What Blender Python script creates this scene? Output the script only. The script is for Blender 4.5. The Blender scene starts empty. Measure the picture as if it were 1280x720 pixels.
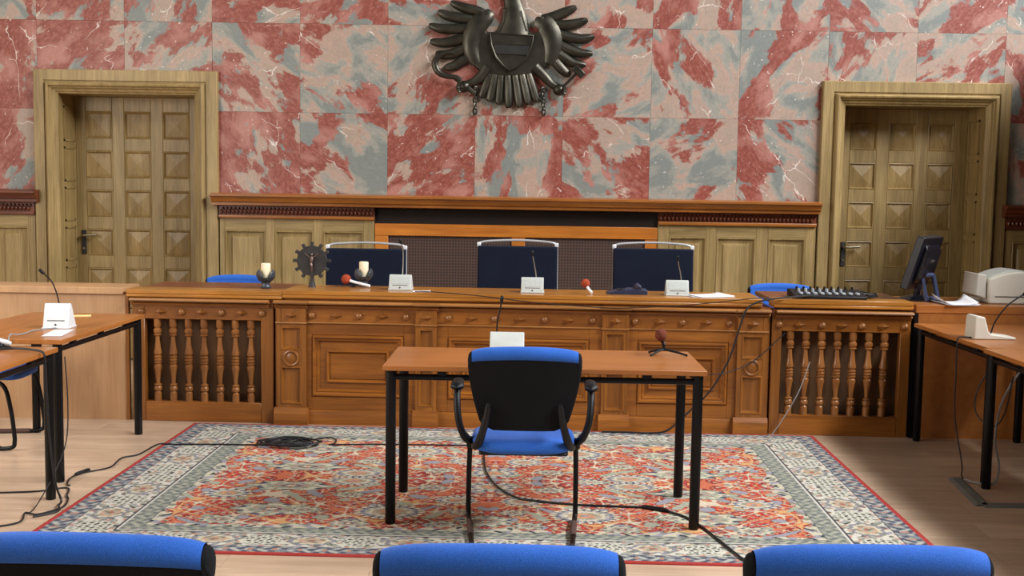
import bpy, bmesh, math, random
import numpy as np
from mathutils import Vector, Matrix, Euler

random.seed(7)
S = bpy.context.scene
COL = S.collection
PI = math.pi

# ------------------------------------------------------------------ camera
f_px, pitch, yaw, roll, cam_h = 1398.12, 0.08658, -0.00458, -0.01565, 1.52611
fw = Vector((math.sin(yaw) * math.cos(pitch), math.cos(yaw) * math.cos(pitch), -math.sin(pitch)))
rt = Vector((math.cos(yaw), -math.sin(yaw), 0))
dn = fw.cross(rt)
rt2 = math.cos(roll) * rt + math.sin(roll) * dn
dn2 = -math.sin(roll) * rt + math.cos(roll) * dn
cd = bpy.data.cameras.new('camera')
cd.sensor_width = 36.0
cd.lens = f_px / 1280 * 36.0
cam = bpy.data.objects.new('camera', cd)
COL.objects.link(cam)
up, back = -dn2, -fw
cam.matrix_world = Matrix(((rt2.x, up.x, back.x, 0), (rt2.y, up.y, back.y, 0), (rt2.z, up.z, back.z, cam_h), (0, 0, 0, 1)))
S.camera = cam

# ------------------------------------------------------------------ world, daylight, exposure
W = bpy.data.worlds.new('world')
S.world = W
W.use_nodes = True
bg = W.node_tree.nodes['Background']
bg.inputs[0].default_value = (0.80, 0.88, 1.0, 1)
bg.inputs[1].default_value = 0.035

def area(name, loc, target, sx, sy, power, col):
    d = bpy.data.lights.new(name, 'AREA')
    d.shape = 'RECTANGLE'; d.size = sx; d.size_y = sy; d.energy = power; d.color = col
    o = bpy.data.objects.new(name, d); COL.objects.link(o)
    o.location = loc
    o.rotation_euler = (Vector(target) - Vector(loc)).to_track_quat('-Z', 'Y').to_euler()
    return o
# daylight through the row of tall windows high in the right-hand wall
area('window_daylight', (8.6, 2.4, 8.8), (1.2, 3.6, 0.4), 13.0, 1.7, 2650, (0.98, 0.98, 1.0))
# unseen light added on the left so the bench front fades rightwards
area('left_added_light', (-5.2, 4.3, 2.4), (-0.9, 7.0, 0.6), 3.6, 1.8, 165, (1.0, 0.97, 0.92))
S.view_settings.view_transform = 'Standard'
S.view_settings.look = 'None'
S.view_settings.gamma = 1
S.view_settings.use_curve_mapping = False
S.view_settings.exposure = 0.3

# ------------------------------------------------------------------ materials
def lin(c):
    o = []
    for v in c[:3]:
        v = v / 255.0
        o.append(v / 12.92 if v <= 0.04045 else ((v + 0.055) / 1.055) ** 2.4)
    return (o[0], o[1], o[2], 1.0)

class NT:
    def __init__(s, name):
        s.m = bpy.data.materials.new(name); s.m.use_nodes = True
        s.t = s.m.node_tree; s.b = s.t.nodes['Principled BSDF']
    def n(s, typ, **kw):
        x = s.t.nodes.new(typ)
        for k, v in kw.items(): setattr(x, k, v)
        return x
    def l(s, a, b): s.t.links.new(a, b)
    def put(s, sock, v):
        if isinstance(v, bpy.types.NodeSocket): s.l(v, sock)
        else: sock.default_value = v
    def coord(s, scale=(1, 1, 1), rot=(0, 0, 0), rnd=True):
        tc = s.n('ShaderNodeTexCoord'); v = tc.outputs['Object']
        if rnd:
            oi = s.n('ShaderNodeObjectInfo')
            ml = s.n('ShaderNodeVectorMath', operation='SCALE'); ml.inputs[0].default_value = (13.7, 7.3, 21.1)
            s.l(oi.outputs['Random'], ml.inputs['Scale'])
            ad = s.n('ShaderNodeVectorMath', operation='ADD'); s.l(v, ad.inputs[0]); s.l(ml.outputs[0], ad.inputs[1]); v = ad.outputs[0]
        mp = s.n('ShaderNodeMapping'); mp.inputs['Scale'].default_value = scale; mp.inputs['Rotation'].default_value = rot
        s.l(v, mp.inputs['Vector'])
        return mp.outputs[0]
    def noise(s, vec, scale, detail=3, rough=0.5, dist=0.0):
        x = s.n('ShaderNodeTexNoise'); s.l(vec, x.inputs['Vector'])
        x.inputs['Scale'].default_value = scale; x.inputs['Detail'].default_value = detail
        x.inputs['Roughness'].default_value = rough; x.inputs['Distortion'].default_value = dist
        return x.outputs[0]
    def ramp(s, fac, stops):
        x = s.n('ShaderNodeValToRGB'); s.l(fac, x.inputs[0])
        e = x.color_ramp.elements
        while len(e) < len(stops): e.new(0.5)
        for el, (p, c) in zip(e, stops):
            el.position = p
            el.color = c if len(c) == 4 else (c[0], c[1], c[2], 1)
        return x.outputs[0]
    def mix(s, fac, a, b, blend='MIX'):
        x = s.n('ShaderNodeMix', data_type='RGBA', blend_type=blend)
        s.put(x.inputs[0], fac); s.put(x.inputs[6], a); s.put(x.inputs[7], b)
        return x.outputs[2]
    def math(s, op, a, b=0.0, c=None):
        x = s.n('ShaderNodeMath', operation=op); s.put(x.inputs[0], a); s.put(x.inputs[1], b)
        if c is not None: s.put(x.inputs[2], c)
        return x.outputs[0]
    def bump(s, h, strength=0.2, dist=0.01):
        x = s.n('ShaderNodeBump'); x.inputs['Strength'].default_value = strength; x.inputs['Distance'].default_value = dist
        s.l(h, x.inputs['Height']); s.l(x.outputs[0], s.b.inputs['Normal'])
    def fin(s, col, rough=0.5, metal=0.0, spec=0.5, coat=0.0):
        s.put(s.b.inputs['Base Color'], col); s.put(s.b.inputs['Roughness'], rough)
        s.b.inputs['Metallic'].default_value = metal
        s.b.inputs['Specular IOR Level'].default_value = spec
        s.b.inputs['Coat Weight'].default_value = coat
        s.b.inputs['Coat Roughness'].default_value = 0.15
        return s.m

G1 = (1, 1, 1, 1)
def grey(v): return (v, v, v, 1)

def wood(name, dark, light, axis='X', rough=0.38, fine=0.25, spec=0.5, coat=0.0, scale=1.0, cathedral=0.0):
    t = NT(name)
    a, c = 1.1 * scale, 16.0 * scale
    sc = {'X': (a, c, c), 'Y': (c, a, c), 'Z': (c, c, a)}[axis]
    v = t.coord(sc)
    n1 = t.noise(v, 1.0, 5, 0.6, 0.6)
    col = t.ramp(n1, [(0.30, lin(dark)), (0.70, lin(light))])
    sc2 = {'X': (5, 150, 150), 'Y': (150, 5, 150), 'Z': (150, 150, 5)}[axis]
    n2 = t.noise(t.coord(sc2), 1.0, 2, 0.5)
    streak = t.ramp(n2, [(0.35, grey(1 - fine)), (0.6, G1)])
    col = t.mix(1.0, col, streak, 'MULTIPLY')
    blot = t.ramp(t.noise(t.coord((1, 1, 1)), 2.3, 2), [(0.3, grey(0.86)), (0.7, grey(1.08))])
    col = t.mix(1.0, col, blot, 'MULTIPLY')
    t.bump(n2, 0.06, 0.004)
    return t.fin(col, rough, 0, spec, coat)

def plain(name, c, rough=0.5, metal=0.0, spec=0.5, var=0.12, nscale=14.0, bump=0.0, bscale=200, coat=0.0):
    t = NT(name)
    n = t.noise(t.coord(), nscale, 3)
    d = tuple(v * (1 - var) for v in lin(c)[:3]) + (1,)
    u = tuple(min(1, v * (1 + var)) for v in lin(c)[:3]) + (1,)
    col = t.ramp(n, [(0.3, d), (0.7, u)])
    if bump > 0: t.bump(t.noise(t.coord(), bscale, 2), bump, 0.003)
    return t.fin(col, rough, metal, spec, coat)

def fabric(name, c, rough=0.9, sheen=0.3):
    t = NT(name)
    n = t.noise(t.coord(), 420, 2, 0.6)
    n2 = t.noise(t.coord(), 6, 3)
    base = lin(c)
    col = t.ramp(n, [(0.3, tuple(v * 0.75 for v in base[:3]) + (1,)), (0.7, tuple(min(1, v * 1.2) for v in base[:3]) + (1,))])
    col = t.mix(1.0, col, t.ramp(n2, [(0.3, grey(0.9)), (0.7, grey(1.08))]), 'MULTIPLY')
    t.bump(n, 0.25, 0.002)
    t.fin(col, rough, 0, 0.25)
    t.b.inputs['Sheen Weight'].default_value = sheen
    t.b.inputs['Sheen Roughness'].default_value = 0.5
    return t.m

def marble():
    t = NT('red_marble')
    oi = t.n('ShaderNodeObjectInfo')
    sep = t.n('ShaderNodeSeparateColor'); t.l(oi.outputs['Color'], sep.inputs[0])
    tc = t.n('ShaderNodeTexCoord')
    ml = t.n('ShaderNodeVectorMath', operation='SCALE'); ml.inputs[0].default_value = (31.0, 17.0, 53.0)
    t.l(oi.outputs['Random'], ml.inputs['Scale'])
    rotv = t.n('ShaderNodeVectorRotate', rotation_type='Y_AXIS')
    t.l(tc.outputs['Object'], rotv.inputs['Vector'])
    t.l(t.math('MULTIPLY', sep.outputs[1], PI), rotv.inputs['Angle'])
    mp = t.n('ShaderNodeMapping'); mp.inputs['Scale'].default_value = (1.0, 1.0, 1.75)
    t.l(rotv.outputs[0], mp.inputs['Vector'])
    ad = t.n('ShaderNodeVectorMath', operation='ADD'); t.l(mp.outputs[0], ad.inputs[0]); t.l(ml.outputs[0], ad.inputs[1])
    v = ad.outputs[0]
    big = t.noise(v, 1.9, 5, 0.55, 0.35)
    edge = t.noise(v, 13.0, 5, 0.7)
    bias = t.math('MULTIPLY', t.math('SUBTRACT', sep.outputs[0], 0.5), 0.30)
    mval = t.math('ADD', t.math('ADD', big, bias), t.math('MULTIPLY', t.math('SUBTRACT', edge, 0.5), 0.15))
    mask = t.ramp(mval, [(0.488, grey(0)), (0.512, G1)])
    grn = t.math('ADD', t.noise(v, 2.6, 5, 0.55, 0.5), t.math('MULTIPLY', t.math('SUBTRACT', edge, 0.5), 0.10))
    base = t.ramp(grn, [(0.42, lin((126, 131, 126))), (0.465, lin((148, 147, 137))), (0.50, lin((156, 150, 139))), (0.525, lin((176, 149, 133))), (0.60, lin((166, 146, 131)))])
    mot = t.noise(v, 26.0, 4, 0.7)
    red = t.ramp(mot, [(0.28, lin((118, 57, 48))), (0.5, lin((142, 74, 62))), (0.68, lin((160, 104, 91)))])
    redp = t.mix(t.ramp(t.noise(v, 3.4, 3), [(0.5, grey(0)), (0.66, grey(0.75))]), red, lin((182, 130, 118)))
    col = t.mix(mask, base, redp)
    col = t.mix(1.0, col, t.ramp(t.noise(v, 40, 3, 0.7), [(0.3, grey(0.86)), (0.6, grey(1.04))]), 'MULTIPLY')
    # pale veins, broken up
    dist_ = t.n('ShaderNodeVectorMath', operation='SCALE'); dist_.inputs['Scale'].default_value = 0.16
    nz = t.n('ShaderNodeTexNoise'); t.l(v, nz.inputs['Vector']); nz.inputs['Scale'].default_value = 7.0; nz.inputs['Detail'].default_value = 3
    t.l(nz.outputs['Color'], dist_.inputs[0])
    dv = t.n('ShaderNodeVectorMath', operation='ADD'); t.l(v, dv.inputs[0]); t.l(dist_.outputs[0], dv.inputs[1])
    vo = t.n('ShaderNodeTexVoronoi', feature='DISTANCE_TO_EDGE'); vo.inputs['Scale'].default_value = 2.1
    t.l(dv.outputs[0], vo.inputs['Vector'])
    wid = t.math('MULTIPLY', t.noise(v, 6.0, 2), 0.022)
    vm = t.ramp(t.math('DIVIDE', vo.outputs['Distance'], wid), [(0.35, G1), (0.95, grey(0))])
    vb = t.ramp(t.noise(v, 2.6, 2), [(0.545, grey(0)), (0.60, G1)])
    fac = t.math('MULTIPLY', t.math('MULTIPLY', vm, vb), 0.72)
    col = t.mix(fac, col, lin((232, 222, 212)))
    # small white specks
    sp = t.ramp(t.noise(v, 34.0, 1), [(0.73, grey(0)), (0.77, grey(0.7))])
    col = t.mix(sp, col, lin((228, 214, 205)))
    return t.fin(col, 0.42, 0, 0.4)

M = {}
M['marble'] = marble()
M['oak_x'] = wood('pale_oak_across', (139, 115, 68), (176, 150, 99), 'X', 0.45)
M['oak_z'] = wood('pale_oak_upright', (139, 115, 68), (176, 150, 99), 'Z', 0.45)
M['ledge'] = wood('reddish_brown_ledge', (132, 76, 30), (180, 112, 48), 'X', 0.3, 0.2, 0.5, 0.25)
M['ledge_dark'] = wood('dark_red_carved_wood', (84, 38, 24), (122, 62, 36), 'X', 0.35)
M['bench_x'] = wood('bench_wood_across', (124, 70, 20), (162, 99, 34), 'X', 0.36, 0.22, 0.5, 0.15)
M['bench_z'] = wood('bench_wood_upright', (120, 70, 21), (157, 97, 35), 'Z', 0.36, 0.22, 0.5, 0.15)
M['bench_top'] = wood('bench_top_wood', (152, 94, 30), (190, 128, 50), 'X', 0.3, 0.18, 0.5, 0.3)
M['bench_mould'] = wood('bench_moulding_wood', (144, 92, 44), (178, 126, 70), 'X', 0.32, 0.2, 0.5, 0.2)
M['baluster'] = wood('turned_wood', (124, 74, 32), (166, 108, 54), 'Z', 0.33, 0.2, 0.5, 0.2)
M['dark_red_top'] = wood('dark_red_desk_top', (96, 48, 26), (130, 70, 40), 'X', 0.35, 0.15, 0.5, 0.1)
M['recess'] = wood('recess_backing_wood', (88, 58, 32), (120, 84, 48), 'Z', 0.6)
M['niche'] = wood('orange_niche_wood', (176, 100, 32), (212, 132, 48), 'X', 0.35, 0.15, 0.5, 0.2)
M['table'] = wood('orange_laminate_top', (160, 96, 42), (180, 115, 58), 'X', 0.32, 0.14, 0.5, 0.15)
M['table_y'] = wood('orange_laminate_top_lengthwise', (160, 96, 42), (180, 115, 58), 'Y', 0.32, 0.14, 0.5, 0.15)
M['panel'] = wood('beech_laminate_panel', (178, 134, 92), (196, 154, 112), 'Z', 0.45, 0.10)
M['floor_plank'] = wood('pale_laminate_plank', (178, 150, 124), (203, 178, 152), 'X', 0.30, 0.10, 0.5)
M['black_tube'] = plain('black_painted_steel', (8, 8, 10), 0.38, 0.0, 0.25, 0.05)
M['black_plastic'] = plain('black_plastic', (14, 14, 17), 0.5, 0, 0.3, 0.1, 20, 0.12, 260)
M['black_fabric'] = fabric('black_shell_fabric', (14, 14, 17), 0.95, 0.0)
M['rubber'] = plain('dark_rubber', (26, 25, 25), 0.7)
M['felt'] = plain('brown_felt_sleeve', (74, 52, 44), 0.95)
M['blue'] = fabric('blue_upholstery', (42, 95, 184), 0.9, 0.1)
M['navy'] = fabric('navy_upholstery', (13, 20, 38), 0.95, 0.03)
M['chrome'] = plain('chrome_tube', (205, 208, 212), 0.32, 0.45, 0.5, 0.03)
M['silver'] = plain('silver_cap', (232, 234, 236), 0.35, 0.2)
M['steel'] = plain('brushed_steel', (160, 158, 150), 0.35, 0.9)
M['brass'] = plain('worn_brass_handle', (150, 140, 118), 0.38, 0.9)
M['bronze'] = plain('dark_bronze', (70, 67, 58), 0.36, 0.75, 0.5, 0.35, 9, 0.25, 60)
M['bronze_dark'] = plain('dark_bronze_recess', (50, 50, 48), 0.55, 0.6, 0.5, 0.3, 9)
M['iron'] = plain('dark_wrought_iron', (52, 50, 50), 0.6, 0.35, 0.5, 0.3, 20, 0.3, 70)
M['copper'] = plain('bronze_figure', (120, 100, 92), 0.4, 0.7)
M['wax'] = plain('ivory_wax', (240, 226, 192), 0.5, 0, 0.4, 0.05)
M['ceramic'] = plain('dark_grey_glaze', (62, 68, 76), 0.28, 0.1, 0.5, 0.2, 10)
M['unit'] = plain('light_grey_plastic', (188, 193, 188), 0.45, 0, 0.4, 0.04)
M['unit_white'] = plain('white_plastic', (214, 219, 220), 0.4, 0, 0.4, 0.03)
M['unit_dim'] = plain('grey_speaker_grille', (178, 184, 180), 0.6, 0, 0.3, 0.06, 60)
M['unit_pale'] = plain('pale_grille', (214, 220, 220), 0.5, 0, 0.3, 0.03, 60)
M['slot'] = plain('dark_slot', (52, 54, 54), 0.6)
M['foam_red'] = plain('red_foam', (158, 68, 44), 0.95, 0, 0.2, 0.2, 60, 0.4, 300)
M['foam_brown'] = plain('brown_foam', (104, 56, 42), 0.95, 0, 0.2, 0.2, 60, 0.4, 300)
M['white_handle'] = plain('white_enamel', (232, 234, 236), 0.3)
M['paper'] = plain('white_paper', (240, 240, 244), 0.8, 0, 0.3, 0.02)
M['paper_yellow'] = plain('yellow_paper', (246, 218, 146), 0.8, 0, 0.3, 0.03)
M['phone'] = plain('dark_blue_plastic', (42, 50, 74), 0.35)
M['monitor'] = plain('dark_blue_black_plastic', (9, 12, 22), 0.32)
M['monitor_stand'] = plain('slate_blue_plastic', (46, 56, 84), 0.35)
M['screen'] = plain('dark_screen', (10, 12, 16), 0.15)
M['printer'] = plain('beige_plastic', (206, 202, 188), 0.5, 0, 0.4, 0.04)
M['printer_dim'] = plain('beige_plastic_tray', (190, 186, 174), 0.5, 0, 0.4, 0.04)
M['grey_knob'] = plain('grey_knob', (158, 166, 172), 0.5)
M['cable'] = plain('black_cable', (20, 20, 24), 0.5)
M['cable_grey'] = plain('grey_cable', (140, 140, 142), 0.5)
M['cover'] = plain('grey_rubber_cover', (104, 106, 100), 0.75)
M['plaster'] = plain('cream_plaster', (222, 214, 200), 0.9)
M['gap_shade'] = plain('painted_gap_shade', (30, 20, 14), 0.9)
M['oak_panel'] = wood('pale_oak_door_square', (136, 110, 62), (172, 144, 92), 'Z', 0.42)

def grille_mat():
    t = NT('brown_woven_grille')
    tc = t.n('ShaderNodeTexCoord')
    w1 = t.n('ShaderNodeTexWave', wave_type='BANDS', bands_direction='X'); w1.inputs['Scale'].default_value = 13.0
    w2 = t.n('ShaderNodeTexWave', wave_type='BANDS', bands_direction='Z'); w2.inputs['Scale'].default_value = 13.0
    t.l(tc.outputs['Object'], w1.inputs['Vector']); t.l(tc.outputs['Object'], w2.inputs['Vector'])
    m = t.math('MULTIPLY', w1.outputs['Fac'], w2.outputs['Fac'])
    col = t.ramp(m, [(0.1, lin((80, 58, 48))), (0.5, lin((44, 32, 28)))])
    t.bump(m, 0.4, 0.004)
    return t.fin(col, 0.8)
M['grille'] = grille_mat()

def rug_mat():
    t = NT('woven_rug')
    a = t.n('ShaderNodeAttribute'); a.attribute_name = 'pile_colour'
    n = t.noise(t.coord(rnd=False), 260, 2)
    col = t.mix(1.0, a.outputs['Color'], t.ramp(n, [(0.3, grey(0.82)), (0.7, grey(1.12))]), 'MULTIPLY')
    t.bump(n, 0.4, 0.004)
    return t.fin(col, 0.95, 0, 0.15)
M['rug'] = rug_mat()

# ------------------------------------------------------------------ mesh builder
class MB:
    def __init__(s): s.v = []; s.f = []
    def add(s, vs, fs, xf=None):
        b = len(s.v)
        for p in vs:
            p = Vector(p)
            s.v.append(tuple(xf @ p) if xf is not None else tuple(p))
        s.f += [tuple(i + b for i in q) for q in fs]
        return s
    def box(s, x0, x1, y0, y1, z0, z1, xf=None):
        vs = [(x0, y0, z0), (x1, y0, z0), (x1, y1, z0), (x0, y1, z0), (x0, y0, z1), (x1, y0, z1), (x1, y1, z1), (x0, y1, z1)]
        fs = [(3, 2, 1, 0), (4, 5, 6, 7), (0, 1, 5, 4), (1, 2, 6, 5), (2, 3, 7, 6), (3, 0, 4, 7)]
        return s.add(vs, fs, xf)
    def prism(s, poly, d0, d1, axis='Y', xf=None):
        # poly of 2-D points; axis Y -> (x,z), X -> (y,z), Z -> (x,y)
        def p3(p, d):
            return {'Y': (p[0], d, p[1]), 'X': (d, p[0], p[1]), 'Z': (p[0], p[1], d)}[axis]
        n = len(poly)
        vs = [p3(p, d0) for p in poly] + [p3(p, d1) for p in poly]
        fs = [tuple(range(n)), tuple(range(2 * n - 1, n - 1, -1))]
        for i in range(n):
            j = (i + 1) % n
            fs.append((j, i, n + i, n + j))
        return s.add(vs, fs, xf)
    def lathe(s, prof, c=(0, 0, 0), seg=20, axis='Z', xf=None, a0=0, a1=2 * PI):
        full = abs(a1 - a0 - 2 * PI) < 1e-6
        ns = seg if full else seg + 1
        vs, fs = [], []
        for r, z in prof:
            for k in range(ns):
                a = a0 + (a1 - a0) * k / seg
                x, y = r * math.cos(a), r * math.sin(a)
                p = {'Z': (x, y, z), 'Y': (x, z, y), 'X': (z, x, y)}[axis]
                vs.append((c[0] + p[0], c[1] + p[1], c[2] + p[2]))
        for i in range(len(prof) - 1):
            for k in range(seg):
                k2 = (k + 1) % ns
                fs.append((i * ns + k, i * ns + k2, (i + 1) * ns + k2, (i + 1) * ns + k))
        if full:
            if prof[0][0] > 1e-6: fs.append(tuple(range(ns - 1, -1, -1)))
            if prof[-1][0] > 1e-6: fs.append(tuple((len(prof) - 1) * ns + k for k in range(ns)))
        return s.add(vs, fs, xf)
    def tube(s, path, r, seg=8, closed=False, flat=None, xf=None):
        P = [Vector(p) for p in path]; n = len(P)
        R = r if isinstance(r, (list, tuple)) else [r] * n
        vs, fs = [], []
        T = []
        for i in range(n):
            if closed: d = P[(i + 1) % n] - P[i - 1]
            else: d = P[min(i + 1, n - 1)] - P[max(i - 1, 0)]
            T.append(d.normalized() if d.length > 1e-9 else Vector((0, 0, 1)))
        ref = Vector((0, 0, 1)) if abs(T[0].z) < 0.9 else Vector((0, 1, 0))
        nn = (ref - T[0] * ref.dot(T[0])).normalized()
        for i in range(n):
            nn = (nn - T[i] * nn.dot(T[i]))
            nn = nn.normalized() if nn.length > 1e-6 else T[i].orthogonal().normalized()
            bb = T[i].cross(nn)
            for k in range(seg):
                a = 2 * PI * k / seg
                o = nn * (math.cos(a) * R[i]) + bb * (math.sin(a) * R[i])
                q = P[i] + o
                if flat: q = Vector((q.x if flat[0] is None else P[i].x + o.x * flat[0], P[i].y + o.y * flat[1], P[i].z + o.z * flat[2]))
                vs.append(tuple(q))
        m = n if closed else n - 1
        for i in range(m):
            j = (i + 1) % n
            for k in range(seg):
                k2 = (k + 1) % seg
                fs.append((i * seg + k, i * seg + k2, j * seg + k2, j * seg + k))
        if not closed:
            fs.append(tuple(range(seg - 1, -1, -1))); fs.append(tuple((n - 1) * seg + k for k in range(seg)))
        return s.add(vs, fs, xf)
    def ball(s, c, r, seg=16, rings=10, xf=None):
        if not isinstance(r, (tuple, list)): r = (r, r, r)
        vs, fs = [], []
        for i in range(rings + 1):
            t = PI * i / rings
            for k in range(seg):
                a = 2 * PI * k / seg
                vs.append((c[0] + r[0] * math.sin(t) * math.cos(a), c[1] + r[1] * math.sin(t) * math.sin(a), c[2] - r[2] * math.cos(t)))
        for i in range(rings):
            for k in range(seg):
                k2 = (k + 1) % seg
                fs.append((i * seg + k, i * seg + k2, (i + 1) * seg + k2, (i + 1) * seg + k))
        return s.add(vs, fs, xf)
    def frame(s, x0, x1, z0, z1, prof, y):
        # mitred picture-frame moulding on an upright plane facing -y; prof: (inset, projection)
        vs, fs = [], []
        for (d, h) in prof:
            vs += [(x0 + d, y - h, z0 + d), (x1 - d, y - h, z0 + d), (x1 - d, y - h, z1 - d), (x0 + d, y - h, z1 - d)]
        for i in range(len(prof) - 1):
            for k in range(4):
                k2 = (k + 1) % 4
                fs.append((i * 4 + k, i * 4 + k2, (i + 1) * 4 + k2, (i + 1) * 4 + k))
        return s.add(vs, fs)
    def arch(s, x0, x1, z0, z1, prof, y):
        # three-sided casing moulding round a doorway
        vs, fs = [], []
        for (d, h) in prof:
            vs += [(x0 + d, y - h, z0), (x0 + d, y - h, z1 - d), (x1 - d, y - h, z1 - d), (x1 - d, y - h, z0)]
        for i in range(len(prof) - 1):
            for k in range(3):
                fs.append((i * 4 + k, (i + 1) * 4 + k, (i + 1) * 4 + k + 1, i * 4 + k + 1))
        return s.add(vs, fs)
    def grid(s, fn, nu, nv):
        vs = [fn(i / nu, j / nv) for j in range(nv + 1) for i in range(nu + 1)]
        fs = [(j * (nu + 1) + i, j * (nu + 1) + i + 1, (j + 1) * (nu + 1) + i + 1, (j + 1) * (nu + 1) + i) for j in range(nv) for i in range(nu)]
        return s.add(vs, fs)
    def map(s, fn):
        s.v = [tuple(fn(*p)) for p in s.v]; return s
    def build(s, name, mat, parent=None, loc=(0, 0, 0), rz=0.0, bevel=0.0, smooth=True, angle=40, sub=0, bseg=2):
        me = bpy.data.meshes.new(name)
        me.from_pydata(s.v, [], s.f); me.validate()
        bm = bmesh.new(); bm.from_mesh(me)
        bmesh.ops.recalc_face_normals(bm, faces=bm.faces)
        bm.to_mesh(me); bm.free()
        if smooth:
            me.polygons.foreach_set('use_smooth', [True] * len(me.polygons))
            me.set_sharp_from_angle(angle=math.radians(angle))
        me.materials.append(M[mat] if isinstance(mat, str) else mat)
        o = bpy.data.objects.new(name, me); COL.objects.link(o)
        o.location = loc; o.rotation_euler = (0, 0, rz)
        if parent: o.parent = parent
        if bevel:
            b = o.modifiers.new('bevel', 'BEVEL'); b.width = bevel; b.segments = bseg; b.limit_method = 'ANGLE'; b.angle_limit = math.radians(38)
        if sub:
            q = o.modifiers.new('sub', 'SUBSURF'); q.levels = sub; q.render_levels = sub
        return o

def tag(o, label=None, cat=None, group=None, kind=None):
    if label: o['label'] = label
    if cat: o['category'] = cat
    if group: o['group'] = group
    if kind: o['kind'] = kind
    return o
def thing(name, label, cat, loc=(0, 0, 0), rz=0.0, group=None):
    o = bpy.data.objects.new(name, None); COL.objects.link(o)
    o.location = loc; o.rotation_euler = (0, 0, rz); o.empty_display_size = 0.1
    return tag(o, label, cat, group)
def struct(name, loc=(0, 0, 0), label=None):
    o = bpy.data.objects.new(name, None); COL.objects.link(o); o.location = loc; o['kind'] = 'structure'
    if label: o['label'] = label
    return o
def dup(root, loc, rz=0.0, label=None, group=None, skip=()):
    r = root.copy(); COL.objects.link(r); r.location = loc; r.rotation_euler = (0, 0, rz)
    if label: r['label'] = label
    if group: r['group'] = group
    for ch in list(root.children):
        if ch.name.split('.')[0] in skip: continue
        c = ch.copy(); COL.objects.link(c); c.parent = r
        for g in list(ch.children):
            d = g.copy(); COL.objects.link(d); d.parent = c
    return r
def share(o, parent, loc=(0, 0, 0), name=None):
    c = o.copy(); COL.objects.link(c); c.parent = parent; c.location = loc
    return c
def smooth_path(pts, n=6):
    # Catmull-Rom through the points
    P = [Vector(p) for p in pts]; out = []
    for i in range(len(P) - 1):
        a, b, c, d = P[max(i - 1, 0)], P[i], P[i + 1], P[min(i + 2, len(P) - 1)]
        for k in range(n):
            t = k / n
            out.append(0.5 * ((2 * b) + (c - a) * t + (2 * a - 5 * b + 4 * c - d) * t * t + (3 * b - a - 3 * c + d) * t ** 3))
    out.append(P[-1])
    return out

YW = 9.4            # face of the marble wall
# ================================================================== STRUCTURE
floor = MB().box(-5.6, 6.2, -6, 9.9, -0.12, -0.012).build('floor', 'floor_plank', smooth=False)
floor['kind'] = 'structure'
# laminate planks, each a piece of the floor
PW, PL = 0.194, 1.29
variants = []
for k in range(6):
    L = PL - 0.0014
    o = MB().box(-L / 2, L / 2, -PW / 2 + 0.0007, PW / 2 - 0.0007, -0.012, 0).build('floor_plank', 'floor_plank', floor, bevel=0.0012, smooth=False, bseg=1)
    variants.append(o)
cnt = 0
for r in range(30):
    y = 1.75 + r * PW
    off = (r * 0.47) % 1.0
    for c in range(7):
        x = -4.3 + (c - off + 0.5) * PL
        if x < -4.4 or x > 4.1: continue
        if cnt < 6: variants[cnt].location = (x, y, 0)
        else:
            share(variants[cnt % 6], floor, (x, y, 0))
        cnt += 1

wall = struct('wall_back', (0, 0, 0))
b = MB()
OP = [(-3.86, -2.69), (2.68, 3.88)]
xs = [-5.6, OP[0][0], OP[0][1], OP[1][0], OP[1][1], 6.2]
for i in (0, 2, 4): b.box(xs[i], xs[i + 1], YW + 0.022, 10.1, 0, 9)
for a_, c_ in OP: b.box(a_, c_, YW + 0.022, 10.1, 2.29, 9)
b.build('backing', 'plaster', wall, smooth=False)
TS, TX, TZ = 0.7296, -4.02, 2.149
redmap = {  # how red each marble slab is, and which way its cloud runs
    (0, -1): (.60, .3), (0, 2): (.78, .62), (0, 3): (.48, .85), (0, 4): (.62, .2), (0, 5): (.56, .48), (0, 6): (.62, .85), (0, 7): (.34, .15), (0, 8): (.55, .75), (0, 11): (.4, .5),
    (1, -1): (.62, .5), (1, 0): (.66, .2), (1, 1): (.55, .22), (1, 2): (.58, .8), (1, 3): (.26, .82), (1, 4): (.38, .25), (1, 5): (.5, .5), (1, 6): (.24, .15), (1, 7): (.44, .62), (1, 8): (.6, .3), (1, 9): (.38, .4), (1, 10): (.5, .2), (1, 11): (.55, .6),
    (2, 0): (.5, .3), (2, 2): (.6, .1), (2, 3): (.62, .2), (2, 5): (.4, .7), (2, 6): (.6, .3), (2, 7): (.45, .4), (2, 8): (.55, .4), (2, 9): (.5, .8), (2, 10): (.4, .2)}
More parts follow.
